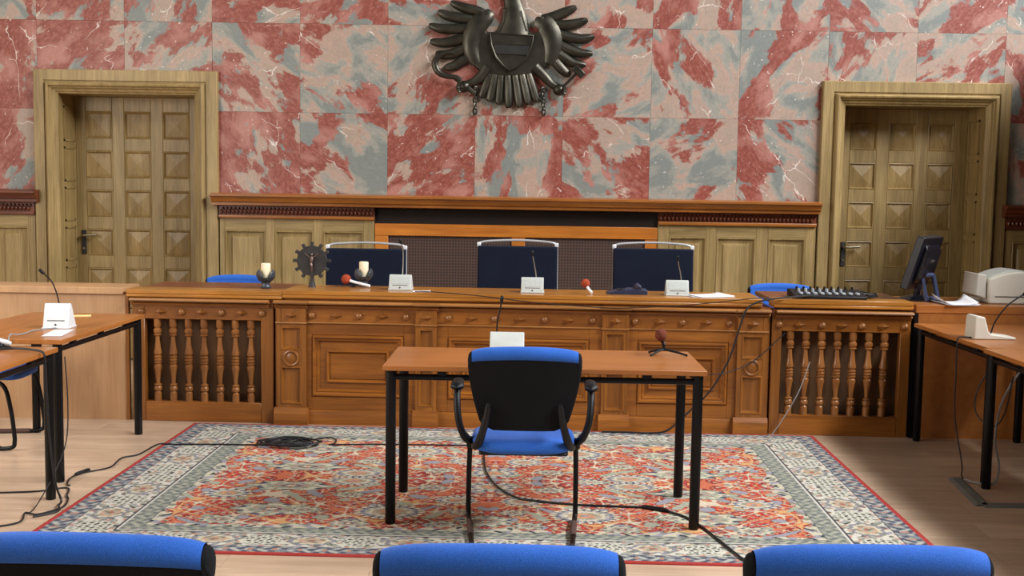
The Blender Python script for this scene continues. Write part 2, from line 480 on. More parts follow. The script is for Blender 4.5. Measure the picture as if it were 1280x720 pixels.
for j in range(0, 5):
    z0 = 1.40 if j == 0 else TZ + (j - 1) * TS
    z1 = TZ + j * TS
    for i in range(-2, 13):
        x0, x1 = TX + i * TS, TX + (i + 1) * TS
        cuts = [(x0, x1, z0, z1)]
        res = []
        for (a0, a1, c0, c1) in cuts:          # leave the doorways open
            for (p, q) in ((-4.0205, -2.5625), (2.5455, 4.0062)):
                if a1 > p and a0 < q and c0 < 2.44:
                    if c1 > 2.44 + 0.02: res.append((max(a0, p), min(a1, q), 2.44, c1))
                    if a0 < p - 0.02: res.append((a0, p, c0, c1))
                    if a1 > q + 0.02: res.append((q, a1, c0, c1))
                    break
            else: res.append((a0, a1, c0, c1))
        for (a0, a1, c0, c1) in res:
            if a1 - a0 < 0.02: continue
            g = 0.0005
            cx, cz = (a0 + a1) / 2, (c0 + c1) / 2
            o = MB().box(a0 - cx + g, a1 - cx - g, 0, 0.022, c0 - cz + g, c1 - cz - g).build('marble_slab', 'marble', wall, (cx, YW + random.uniform(-0.0008, 0.0008), cz), bevel=0.0007, smooth=False, bseg=1)
            rb = redmap.get((j, i), (random.uniform(.4, .6), random.random()))
            if i >= 5: rb = (rb[0] - .10, rb[1])
            o.color = (rb[0], rb[1], 0, 1)

wl = MB().box(-5.6, -5.4, -6, 9.9, 0, 9).build('wall_left', 'plaster', smooth=False); wl['kind'] = 'structure'
wr = MB().box(4.6, 5.2, -6, 9.42, 0, 3.2).build('wall_right', 'recess', smooth=False); wr['kind'] = 'structure'

# ---- doors
CAS = [(0, -0.005), (0, .05), (.006, .056), (.088, .056), (.094, .044), (.102, .044), (.112, .078), (.122, .088), (.134, .084), (.142, .064), (.152, .06), (.158, .044), (.178, .036), (.186, .026), (.195, .022), (.197, -.06)]
def door(n, xo0, xo1, cx):
    d = struct('door_%d' % n, (0, 0, 0))
    MB().arch(xo0, xo1, 0, 2.472, CAS, YW).build('casing', 'oak_z', d, angle=25)
    a, c = xo0 + 0.19, xo1 - 0.19
    rv = MB()
    rv.box(a - .02, a, YW + 0.01, 9.80, 0, 2.30); rv.box(c, c + .02, YW + 0.01, 9.80, 0, 2.30); rv.box(a, c, YW + 0.01, 9.80, 2.28, 2.30)
    r_ = rv.build('reveal', 'oak_z', d, smooth=False)
    for (xx, sgn) in ((a, 1), (c, -1)):
        for k in range(6):
            z = 0.34 + k * 0.339
            fb = MB()
            y0, y1 = YW + 0.09, 9.70
            for (p, q) in (((y0, z - .145), (y1, z - .13)), ((y0, z + .13), (y1, z + .145))):
                fb.box(min(xx, xx + sgn * .008), max(xx, xx + sgn * .008), p[0], q[0], p[1], q[1])
            for yy in (y0, y1 - .015):
                fb.box(min(xx, xx + sgn * .008), max(xx, xx + sgn * .008), yy, yy + .015, z - .145, z + .145)
            fb.build('reveal_panel', 'oak_z', r_, smooth=False)
    # leaf: stiles and rails with fifteen-odd square sunk panels, each a shallow pyramid
    yl = 9.75
    zs = [0.345 + k * 0.339 for k in range(6)]; xs_ = [cx - 0.335, cx, cx + 0.335]; h = 0.115
    lf = MB()
    ex = [a] + [v for x in xs_ for v in (x - h, x + h)] + [c]
    for k in range(0, len(ex), 2): lf.box(ex[k], ex[k + 1], yl, yl + .05, 0, 2.28)
    ez = [0] + [v for z in zs for v in (z - h, z + h)] + [2.28]
    for x in xs_:
        for k in range(0, len(ez), 2): lf.box(x - h, x + h, yl, yl + .05, ez[k], ez[k + 1])
    leaf = lf.build('door_leaf', 'oak_z', d, smooth=False, bevel=0.004, bseg=1)
    proto = None
    for x in xs_:
        for z in zs:
            if proto is None:
                p = MB()
                p.frame(-h, h, -h, h, [(0, -.02), (0, -.002), (.008, .002), (.014, -.006), (.02, -.014)], 0)
                q = h - 0.02
                p.add([(-q, .0145, -q), (q, .0145, -q), (q, .0145, q), (-q, .0145, q), (-q + .010, .013, -q + .010), (q - .010, .013, -q + .010), (q - .010, .013, q - .010), (-q + .010, .013, q - .010), (0, .001, 0)],
                      [(0, 1, 5, 4), (1, 2, 6, 5), (2, 3, 7, 6), (3, 0, 4, 7), (4, 5, 8), (5, 6, 8), (6, 7, 8), (7, 4, 8)])
                proto = p.build('square_panel', 'oak_panel', leaf, (x, yl, z), smooth=False)
            else: share(proto, leaf, (x, yl, z))
    hx = cx - 0.475
    hb = MB()
    hb.box(hx - .02, hx + .02, yl - .012, yl, 0.92, 1.13)
    hd = hb.build('handle_plate', 'iron', d, bevel=0.004)
    MB().tube(smooth_path([(hx, yl - .01, 1.085), (hx, yl - .05, 1.085), (hx + .03, yl - .058, 1.085), (hx + .13, yl - .055, 1.09)], 5), 0.010, 10).build('lever', 'brass', hd)
    MB().lathe([(0.011, -.02), (0.011, 0)], (hx, yl, 0.97), 12, 'Y').build('lock_cylinder', 'brass', hd)
    return d
door(1, -4.036, -2.51, -3.31)
door(2, 2.50, 4.055, 3.305)

# ---- wainscot and ledge
def wainscot(n, x0, x1, panels):
    t = struct('trim_%d' % n)
    y = YW - 0.035
    m = MB()
    z_top, z_bot = 1.165, 0.28
    edges = [x0] + [v for p in panels for v in p] + [x1]
    for k in range(0, len(edges), 2): m.box(edges[k], edges[k + 1], y, YW, 0, 1.275)
    m.build('stile', 'oak_z', t, smooth=False, bevel=.003, bseg=1)
    for (a, c) in panels:
        r = MB(); r.box(a, c, y + .0005, YW, z_top, 1.274); r.box(a, c, y + .0005, YW, 0, z_bot)
        r.build('rail', 'oak_x', t, smooth=False, bevel=.002, bseg=1)
        p = MB()
        p.frame(a, c, z_bot, z_top, [(0, 0), (.004, .004), (.012, .002), (.02, -.018), (.05, -.022), (.062, -.010), (.072, -.008)], y)
        p.box(a + .071, c - .071, y + .008, YW, z_bot + .071, z_top - .071)
        p.build('raised_panel', 'oak_z', t, angle=25)
    return t
wainscot(1, -2.50, -1.205, [(-2.455, -2.115), (-2.036, -1.712), (-1.631, -1.292)])
wainscot(2, 1.17, 2.49, [(1.262, 1.575), (1.662, 1.99), (2.092, 2.402)])
wainscot(3, -5.4, -4.045, [(-4.75, -4.44), (-4.37, -4.105)])
wainscot(4, 4.065, 6.0, [(4.13, 4.42), (4.50, 4.80)])

LEDGE = [(YW, 1.478), (9.25, 1.470), (9.235, 1.464), (9.235, 1.448), (9.25, 1.440), (9.262, 1.424), (9.268, 1.404), (9.285, 1.396), (9.285, 1.374), (9.31, 1.368), (YW, 1.368)]
def ledge(n, x0, x1, mat, runs):
    t = struct('trim_%d' % n)
    MB().prism(LEDGE, x0, x1, 'X').build('ledge_moulding', mat, t, angle=30)
    for (a, c) in runs:
        MB().box(a, c, YW - .05, YW, 1.292, 1.372).build('frieze_board', 'ledge_dark', t, smooth=False)
        MB().prism([(YW, 1.292), (YW - .062, 1.292), (YW - .066, 1.284), (YW - .062, 1.266), (YW - .045, 1.262), (YW, 1.262)], a, c, 'X').build('lower_bead', mat, t)
        # carved tongues along the frieze
        m = MB(); k = a + .02
        while k < c - .02:
            m.ball((k, YW - .056, 1.318), (.0135, .018, .022), 8, 5)
            m.ball((k + .0165, YW - .054, 1.346), (.010, .014, .012), 6, 4)
            k += .033
        o = m.build('carved_tongues', 'ledge_dark', t); o['kind'] = 'stuff'
    return t
ledge(5, -2.545, 2.50, 'ledge', [(-2.50, -1.2), (1.17, 2.485)])
ledge(6, -5.4, -4.0, 'ledge_dark', [(-5.4, -4.045)])
ledge(7, 4.02, 6.0, 'ledge_dark', [(4.06, 6.0)])

# ---- heating niche under the ledge
t = thing('radiator_screen', 'brown woven grille screen in an orange wooden frame under the marble wall', 'radiator screen', (0, 0, 0))
m = MB(); m.box(-1.2, 1.17, YW - .03, YW, 1.138, 1.238); m.build('top_rail', 'niche', t, bevel=.004)
for (a, c) in ((-1.2, -1.088), (-.052, .06), (1.065, 1.17)):
    MB().box(a, c, YW - .025, YW, 0.1, 1.139).build('upright', 'niche', t, bevel=.004)
for (a, c) in ((-1.088, -.052), (.06, 1.065)):
    MB().box(a, c, YW - .008, YW, 0.1, 1.139).build('woven_grille', 'grille', t, smooth=False)
MB().box(-1.2, 1.17, YW - .03, YW, 0, .1).build('bottom_rail', 'niche', t, bevel=.004)
MB().box(-1.2, 1.17, YW - .006, YW, 1.238, 1.37).build('dark_slot', 'gap_shade', t, smooth=False)  # flat strip, the shade of the open gap put into its colour

# ================================================================== EAGLE
EX, EZ = -0.053, 3.085
eg = thing('eagle_relief', 'large dark bronze eagle coat of arms mounted on the marble wall', 'wall emblem', (EX, YW, EZ))
KE = 713.8
def E(x, y, d=0.0):
    return ((x - 620) / KE + 0.0157 * y / KE, -d, -y / KE)
def etube(pts, widths, depth, d0=0.02, n=5, seg=10, flat=0.62):
    P = [E(p[0], p[1], depth if len(p) < 3 else p[2]) for p in pts]
    sp = smooth_path(P, n)
    ws = []
    for i in range(len(sp)):
        t = i / (len(sp) - 1) * (len(widths) - 1); k = min(int(t), len(widths) - 2)
        ws.append((widths[k] * (1 - (t - k)) + widths[k + 1] * (t - k)) / KE)
    m = MB().tube(sp, ws, seg)
    c = -depth
    return m.map(lambda x, y, z: (x, c + (y - c) * flat, z))
def feather(pts, w, depth, parent=eg, nm='feather'):
    m = etube(pts, [w * .85, w, w * 1.06, w * 1.06, w * 1.0, w * .86, w * .42], depth)
    # raised central shaft
    m2 = etube(pts, [w * .26, w * .28, w * .24, w * .16, w * .08], depth + .020)
    m.add(m2.v, m2.f)
    return m.build(nm, 'bronze', parent, angle=60)
body = [(548, 40), (540, 120), (510, 180), (455, 185), (432, 150), (405, 110), (360, 130), (335, 200), (332, 280), (350, 350), (392, 400), (440, 425), (520, 440), (620, 442), (710, 432), (778, 408), (822, 360), (850, 290), (852, 200), (838, 150), (800, 130), (770, 160), (740, 185), (700, 182), (672, 120), (655, 40)]
bp_ = [(E(*p)[0], E(*p)[2]) for p in body]
MB().prism(bp_, -.055, 0, 'Y').build('body', 'bronze', eg, bevel=0.018, angle=50, bseg=3)
etube([(610, 250), (613, 200), (618, 120), (606, 20), (588, -60), (585, -110)], [100, 98, 76, 52, 46, 44], .03, flat=.36, seg=20).build('neck', 'bronze', eg, angle=60)
hd = MB().ball(E(582, -120, .05), (.075, .055, .065)).build('head', 'bronze', eg, angle=60)
etube([(560, -115), (505, -95), (480, -60), (492, -25)], [34, 26, 16, 4], .055).build('beak', 'bronze', hd, angle=60)
for k in range(6): etube([(655 + k * 7 - 20, 60), (668 + k * 7 - 20, 120), (690 + k * 6 - 20, 178)], [2.5, 5, 4], .058, seg=6).build('neck_ridge', 'bronze', eg) if k < 4 else None
etube([(440, 62), (452, 95), (415, 130), (372, 200), (362, 290), (390, 370)], [22, 42, 54, 60, 58, 48, 30], .046, flat=.34).build('wing_shoulder', 'bronze', eg, angle=60)
etube([(770, 92), (772, 120), (800, 140), (836, 205), (840, 290), (815, 362)], [22, 42, 54, 60, 58, 48, 30], .046, flat=.34).build('wing_shoulder', 'bronze', eg, angle=60)
for pts in ([(440, 80), (385, 60), (310, 42), (240, 14)], [(372, 112), (290, 104), (220, 92), (165, 68)], [(352, 160), (270, 168), (185, 168), (112, 148)], [(348, 212), (270, 235), (190, 250), (118, 242)], [(350, 262), (290, 296), (215, 320), (150, 312)], [(362, 318), (310, 352), (255, 385), (200, 395)]):
    feather(pts, 29, .03)
for pts in ([(775, 104), (835, 92), (910, 62), (978, 32)], [(838, 130), (900, 138), (980, 126), (1045, 104)], [(850, 180), (930, 205), (1010, 215), (1085, 200)], [(852, 232), (920, 270), (1000, 298), (1075, 300)], [(845, 275), (900, 320), (960, 355), (1035, 368)], [(832, 318), (868, 362), (905, 402), (945, 430)]):
    feather(pts, 29, .03)
for k, (r, tp) in enumerate(zip([(470, 425), (500, 430), (535, 434), (575, 436), (618, 434), (660, 430), (700, 424)], [(412, 568), (462, 590), (518, 606), (582, 626), (648, 622), (702, 604), (752, 586)])):
    mid = ((r[0] * .55 + tp[0] * .45) + (600 - r[0]) * .02, r[1] * .55 + tp[1] * .45)
    feather([r, mid, (tp[0] * .8 + r[0] * .2, tp[1] * .86 + r[1] * .14), tp], 24, .04 + .004 * (k % 2), nm='tail_feather')
sh = [(474, 194), (600, 200), (726, 206), (718, 262), (690, 330), (640, 378), (590, 408), (548, 378), (508, 332), (482, 262)]
shp = [(E(*p)[0], E(*p)[2]) for p in sh]
shield = MB().prism(shp, -.085, -.05, 'Y').build('shield', 'bronze', eg, bevel=.005)
MB().tube([(p[0], -.086, p[1]) for p in shp], .007, 8, closed=True).build('shield_rim', 'bronze', shield)
bar = [(494, 256), (708, 262), (690, 318), (508, 312)]
MB().prism([(E(*p)[0], E(*p)[2]) for p in bar], -.088, -.08, 'Y').build('shield_bar', 'bronze_dark', shield, bevel=.002)
MB().tube([(E(*p)[0], -.088, E(*p)[2]) for p in bar], .004, 6, closed=True).build('bar_rim', 'bronze', shield)
for sx, leg, fist, cx in ((-1, [(455, 390), (420, 440), (376, 474), (330, 492)], (318, 505), 382), (1, [(735, 385), (782, 428), (826, 474), (868, 500)], (878, 515), 786)):
    lg = etube(leg, [34, 30, 25, 22], .045).build('leg', 'bronze', eg, angle=60)
    MB().ball(E(fist[0], fist[1], .05), (.05, .045, .05), 14, 8).build('foot', 'bronze', lg)
    for k in range(4):
        a = (-.9 + k * .5)
        c0 = (fist[0] + sx * 4, fist[1])
        pts = [(c0[0] + 16 * math.cos(a) * sx, c0[1] - 30 * math.sin(a) - 6, .075), (c0[0] + sx * 42 * math.cos(a) * .9, c0[1] - 32 * math.sin(a) + 8, .085), (c0[0] + sx * 20, c0[1] + 34 - k * 12, .10)]
        MB().tube(smooth_path([E(*p) for p in pts], 5), [.012] * 5 + [.011] * 5 + [.006], 8).build('talon', 'bronze', lg)
    for k, (yy, wz) in enumerate(((520, .026), (550, .026), (582, .026), (614, .026), (645, .028))):
        c = E(cx - sx * (3 - k), yy, .03)
        lk = [(c[0] + (.014 * math.cos(q) if k % 2 == 0 else .006 * math.cos(q)), c[1] + (.006 if k % 2 == 0 else .014) * math.cos(q), c[2] + wz * math.sin(q)) for q in [2 * PI * i / 14 for i in range(14)]]
        MB().tube(lk, .008, 6, closed=True).build('chain_link', 'bronze', eg)
sk = etube([(300, 470), (270, 452), (215, 446), (165, 420), (148, 372), (172, 330), (225, 308), (272, 314)], [13, 14, 16, 20, 20, 16, 11, 3], .07).build('sickle', 'bronze', eg, angle=60)
etube([(262, 452), (330, 505), (385, 545)], [14, 15, 15], .06).build('sickle_handle', 'bronze', sk, angle=60)
hm = MB().tube([E(905, 495, .08), E(995, 405, .08)], .011, 10).build('hammer', 'bronze', eg)
c = Vector(E(992, 410, .08)); hx = Matrix.Translation(c) @ Matrix.Rotation(math.radians(45), 4, 'Y')
MB().box(-.055, .055, -.03, .03, -.028, .028, hx).build('hammer_head', 'bronze', hm, bevel=.006)

# ================================================================== JUDGES' BENCH
AB = -0.028
bench = thing('judges_bench', 'long carved brown wooden judges bench with panelled front between two balustrades', 'bench', (0.02, 7.1, 0), AB)
def bl(u, v, z=0.0):     # bench-local to world
    return (0.02 + u * math.cos(AB) - v * math.sin(AB), 7.1 + u * math.sin(AB) + v * math.cos(AB), z)
m = MB(); m.box(-1.575, 1.59, .012, .42, 0, .80); m.build('carcass', 'bench_x', bench, smooth=False)
# top boards
def top_profile(ZT, back):
    return [(-.035, ZT), (back, ZT), (back, ZT - .054), (-.018, ZT - .054), (-.026, ZT - .050), (-.034, ZT - .046), (-.034, ZT - .032), (-.029, ZT - .030), (-.029, ZT - .026), (-.035, ZT - .024)]
MB().prism(top_profile(.870, .42), -1.52, 1.53, 'X').build('top_board', 'bench_top', bench, bevel=.0015, bseg=1)
BEAD = [(.02, .806), (-.046, .806), (-.056, .802), (-.059, .794), (-.055, .787), (-.044, .784), (.02, .784)]
MOU = [(.02, .784), (-.010, .784), (-.010, .777), (-.026, .776), (-.030, .770), (-.026, .764), (-.012, .762), (-.010, .752), (.02, .752)]
def run(parent, a, c, off=0.0):
    MB().prism([(p[0] - (off if p[0] < 0 else 0), p[1]) for p in BEAD], a - off, c + off, 'X').build('bead_moulding', 'bench_mould', parent)
    MB().prism([(p[0] - (off if p[0] < 0 else 0), p[1]) for p in MOU], a - off, c + off, 'X').build('cornice_moulding', 'bench_x', parent)
MB().box(-1.518, 1.59, -.008, .02, .806, .816).build('cornice_fillet', 'bench_x', bench, smooth=False)
for a, c in ((-1.36, -.67), (-.52, .525), (.70, 1.375)): run(bench, a, c)
PIL = [(-1.56, -1.368), (-.665, -.528), (.526, .694), (1.382, 1.572)]
for a, c in PIL: run(bench, a, c, .012)
# frieze
for a, c in ((-1.368, -.665), (-.528, .526), (.694, 1.382)):
    MB().box(a, c, -.004, .014, .668, .756).build('frieze_board', 'bench_x', bench, smooth=False)
    MB().prism([(.014, .668), (-.014, .668), (-.016, .662), (-.006, .654), (.014, .654)], a, c, 'X').build('frieze_moulding', 'bench_mould', bench)
ball = dia = None
def boss(parent, u, z, y, kind):
    global ball, dia
    if kind == 'b':
        if ball is None: ball = MB().lathe([(.024, 0), (.0235, -.006), (.020, -.015), (.012, -.022), (.0, -.0245)], (0, 0, 0), 16, 'Y').build('ball_boss', 'baluster', parent, (u, y, z)).data
        me, nm = ball, 'ball_boss'
    else:
        if dia is None:
            dia = MB().add([(-.042, 0, 0), (0, 0, -.024), (.042, 0, 0), (0, 0, .024), (0, -.042, 0), (-.036, -.004, 0), (0, -.004, -.020), (.036, -.004, 0), (0, -.004, .020)],
                           [(0, 1, 6, 5), (1, 2, 7, 6), (2, 3, 8, 7), (3, 0, 5, 8), (5, 6, 4), (6, 7, 4), (7, 8, 4), (8, 5, 4)]).build('diamond_boss', 'baluster', parent, (u, y, z), smooth=False).data
        me, nm = dia, 'diamond_boss'
    if any(ch.data is me and (ch.location - Vector((u, y, z))).length < 1e-6 for ch in parent.children): return
    o = bpy.data.objects.new(nm, me); COL.objects.link(o); o.parent = parent; o.location = (u, y, z)
for u, k in ((-1.335, 'b'), (-1.18, 'd'), (-1.031, 'b'), (-.881, 'd'), (-.727, 'b'), (-.454, 'b'), (-.306, 'd'), (-.162, 'b'), (.002, 'd'), (.16, 'b'), (.313, 'd'), (.466, 'b'), (.735, 'b'), (.888, 'd'), (1.035, 'b'), (1.186, 'd'), (1.333, 'b')):
    boss(bench, u, .711, -.004, k)
# panels with double mouldings
PF = [(-.002, .010), (.003, .012), (.004, .022), (.010, .028), (.018, .028), (.024, .018), (.030, .015), (.036, .019), (.044, .010), (.048, .001), (.054, -.002)]
PF2 = [(-.002, -.002), (0, .004), (.003, .016), (.010, .017), (.016, .010), (.020, .003), (.026, -.002)]
for a, c, a2, c2 in ((-1.335, -.741, -1.242, -.838), (-.458, .445, -.365, .352), (.756, 1.33, .826, 1.25)):
    lo_, hi_ = {-1.335: (-1.368, -.665), -.458: (-.528, .526), .756: (.694, 1.382)}[a]
    fb = MB(); fb.box(lo_, a, -.004, .013, .10, .668); fb.box(c, hi_, -.004, .013, .10, .668); fb.box(a, c, -.0035, .013, .586, .668); fb.box(a, c, -.0035, .013, .10, .183)
    fb.build('face_frame', 'bench_x', bench, smooth=False, bevel=.002, bseg=1)
    pn = MB().frame(a, c, .183, .586, PF, .012).build('panel_moulding', 'bench_x', bench, angle=25)
    MB().frame(a2, c2, .275, .487, PF2, .012).build('inner_moulding', 'bench_x', pn, angle=25)
    MB().box(a2 + .024, c2 - .024, .006, .03, .299, .463).build('panel_field', 'bench_x', pn, smooth=False, bevel=.002, bseg=1)
# plinth
for a, c in ((-1.368, -.665), (-.528, .526), (.694, 1.382)):
    MB().prism([(.014, 0), (-.012, 0), (-.012, .088), (-.004, .098), (.014, .104)], a, c, 'X').build('plinth', 'bench_x', bench)
def ring(r, tr, n=24):
    return [(r * math.cos(2 * PI * i / n), 0, r * math.sin(2 * PI * i / n)) for i in range(n)]
PP = [(-.002, .014), (.001, .018), (.008, .018), (.013, .006), (.017, .001), (.022, -.001)]
for a, c in PIL:
    cx, w = (a + c) / 2, (c - a)
    pw = min(.066, w / 2 - .022)
    p = MB(); p.box(a, c, -.014, .014, .0, .756)
    p.box(a, cx - pw, -.028, -.013, 0, .756); p.box(cx + pw, c, -.028, -.013, 0, .756)
    for z0_, z1_ in ((0, .136), (.378, .487), (.636, .756)): p.box(cx - pw, cx + pw, -.0278, -.013, z0_, z1_)
    p = p.build('pilaster', 'bench_z', bench, smooth=False, bevel=.0018, bseg=1)
    MB().prism([(.012, 0), (-.048, 0), (-.048, .078), (-.044, .086), (-.030, .112), (.012, .112)], a - .014, c + .014, 'X').build('pilaster_base', 'bench_x', p)
    MB().prism([(-.02, .668), (-.038, .668), (-.040, .660), (-.028, .652), (-.02, .652)], a - .004, c + .004, 'X').build('pilaster_capital', 'bench_mould', p)
    MB().frame(cx - pw, cx + pw, .487, .636, PP, -.014).build('sunk_panel', 'bench_z', p, angle=25)
    MB().frame(cx - pw, cx + pw, .136, .378, PP, -.014).build('sunk_panel', 'bench_z', p, angle=25)
    g = MB().tube([(cx + q[0], -.030, .433 + q[2]) for q in ring(.046, .007)], .0085, 8, closed=True)
    g.lathe([(.038, 0), (.03, -.004), (.012, -.008), (0, -.009)], (cx, -.026, .433), 20, 'Y')
    g.build('roundel', 'bench_z', p)
    boss(bench, cx, .711, -.026, 'd')

# ---- balustrades
BAL = [(.021, 0), (.021, .052), (.016, .058), (.014, .062), (.022, .070), (.024, .084), (.020, .096), (.015, .100), (.022, .104), (.022, .110), (.0115, .116), (.0135, .15), (.019, .20), (.023, .216), (.023, .232), (.015, .242), (.0225, .248), (.0225, .255), (.017, .259), (.023, .266), (.024, .285), (.018, .296)]
BAL = BAL + [(r, .54 - z) for r, z in reversed(BAL[2:])] + [(.021, .49), (.021, .54)]
BAL = [(r * 1.1, z) for r, z in sorted(BAL, key=lambda p: p[1])]
bal_mesh = None
def balustrade(name, label, u0, u1, o0, o1, uc, balls, first):
    global bal_mesh
    t = thing(name, label, 'balustrade', bl(0, 0), AB)
    for a, c in ((u0, o0), (o1, u1)): MB().box(a, c, 0, .055, 0, .756).build('stile', 'bench_z', t, bevel=.003, bseg=1)
    MB().box(o0, o1, .001, .054, .668, .756).build('top_rail', 'bench_x', t, bevel=.003, bseg=1)
    MB().box(o0, o1, .001, .054, 0, .130).build('bottom_rail', 'bench_x', t, bevel=.003, bseg=1)
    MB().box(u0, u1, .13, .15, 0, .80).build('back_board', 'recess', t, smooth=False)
    for a, c in ((u0, u0 + .03), (u1 - .03, u1)): MB().box(a, c, .055, .45, 0, .80).build('end_board', 'bench_z', t, smooth=False)
    run(t, u0 + (.0 if first else .02), u1 - (.02 if first else 0))
    MB().box(u0, u1, -.008, .055, .756, .806).build('cornice_board', 'bench_x', t, smooth=False)
    zt = .860 if first else .869
    MB().prism(top_profile(zt, .16), u0 - (.025 if first else -.005), u1 + (.062 if first else .02) - (0 if first else .02), 'X').build('top_board', 'bench_top', t, bevel=.0015, bseg=1)
    # darker desk top behind the front board
    MB().box(u0, u1 + (.062 if first else 0) if first else u1, .161, .62, zt - .03, zt - .002).build('desk_top', 'dark_red_top', t, smooth=False, bevel=.003)
    for x in uc:
        if bal_mesh is None:
            o = MB().lathe(BAL, (0, 0, 0), 16).build('baluster', 'baluster', t, (x, .03, .129), angle=35); bal_mesh = o.data
        else:
            o = bpy.data.objects.new('baluster', bal_mesh); COL.objects.link(o); o.parent = t; o.location = (x, .03, .129)
    for k, x in enumerate(balls): boss(t, x, .716 if first else .710, 0, 'b' if k % 2 == 0 else 'd')
balustrade('bench_balustrade', 'turned wooden balustrade end of the bench beside the pale beech panel', -2.505, -1.585, -2.424, -1.667, (-2.351, -2.25, -2.148, -2.046, -1.943, -1.841, -1.74), (-2.445, -2.318, -2.182, -2.052, -1.922, -1.792, -1.659), True)
balustrade('bench_balustrade', 'turned wooden balustrade end of the bench below the mixing console', 1.60, 2.472, 1.663, 2.408, (1.725, 1.824, 1.924, 2.023, 2.121, 2.221, 2.319), (1.646, 1.771, 1.917, 2.043, 2.168, 2.299, 2.434), False)

# ---- plain laminate screens that carry the bench on to either side
t = thing('side_screen', 'pale beech laminate screen behind the desk with the white microphone unit', 'screen', (0, 7.18, 0))
MB().box(-4.6, -2.53, 0, .025, 0, .822).build('panel', 'panel', t, smooth=False)
MB().box(-4.6, -2.538, -.018, .30, .822, .866).build('cap_board', 'panel', t, bevel=.004)
MB().box(-2.53, -2.51, -.005, .03, 0, .822).build('edge_strip', 'bench_z', t, smooth=False)
t = thing('side_screen', 'reddish brown laminate screen in shade under the monitor and printer', 'screen', (0, 7.02, 0))
MB().box(2.53, 4.58, 0, .025, 0, .80).build('panel', 'table_y', t, smooth=False)
MB().box(2.512, 4.58, -.006, .60, .80, .852).build('cap_board', 'table', t, bevel=.004)
MB().box(2.505, 2.53, -.005, .05, 0, .80).build('edge_strip', 'black_tube', t, smooth=False)

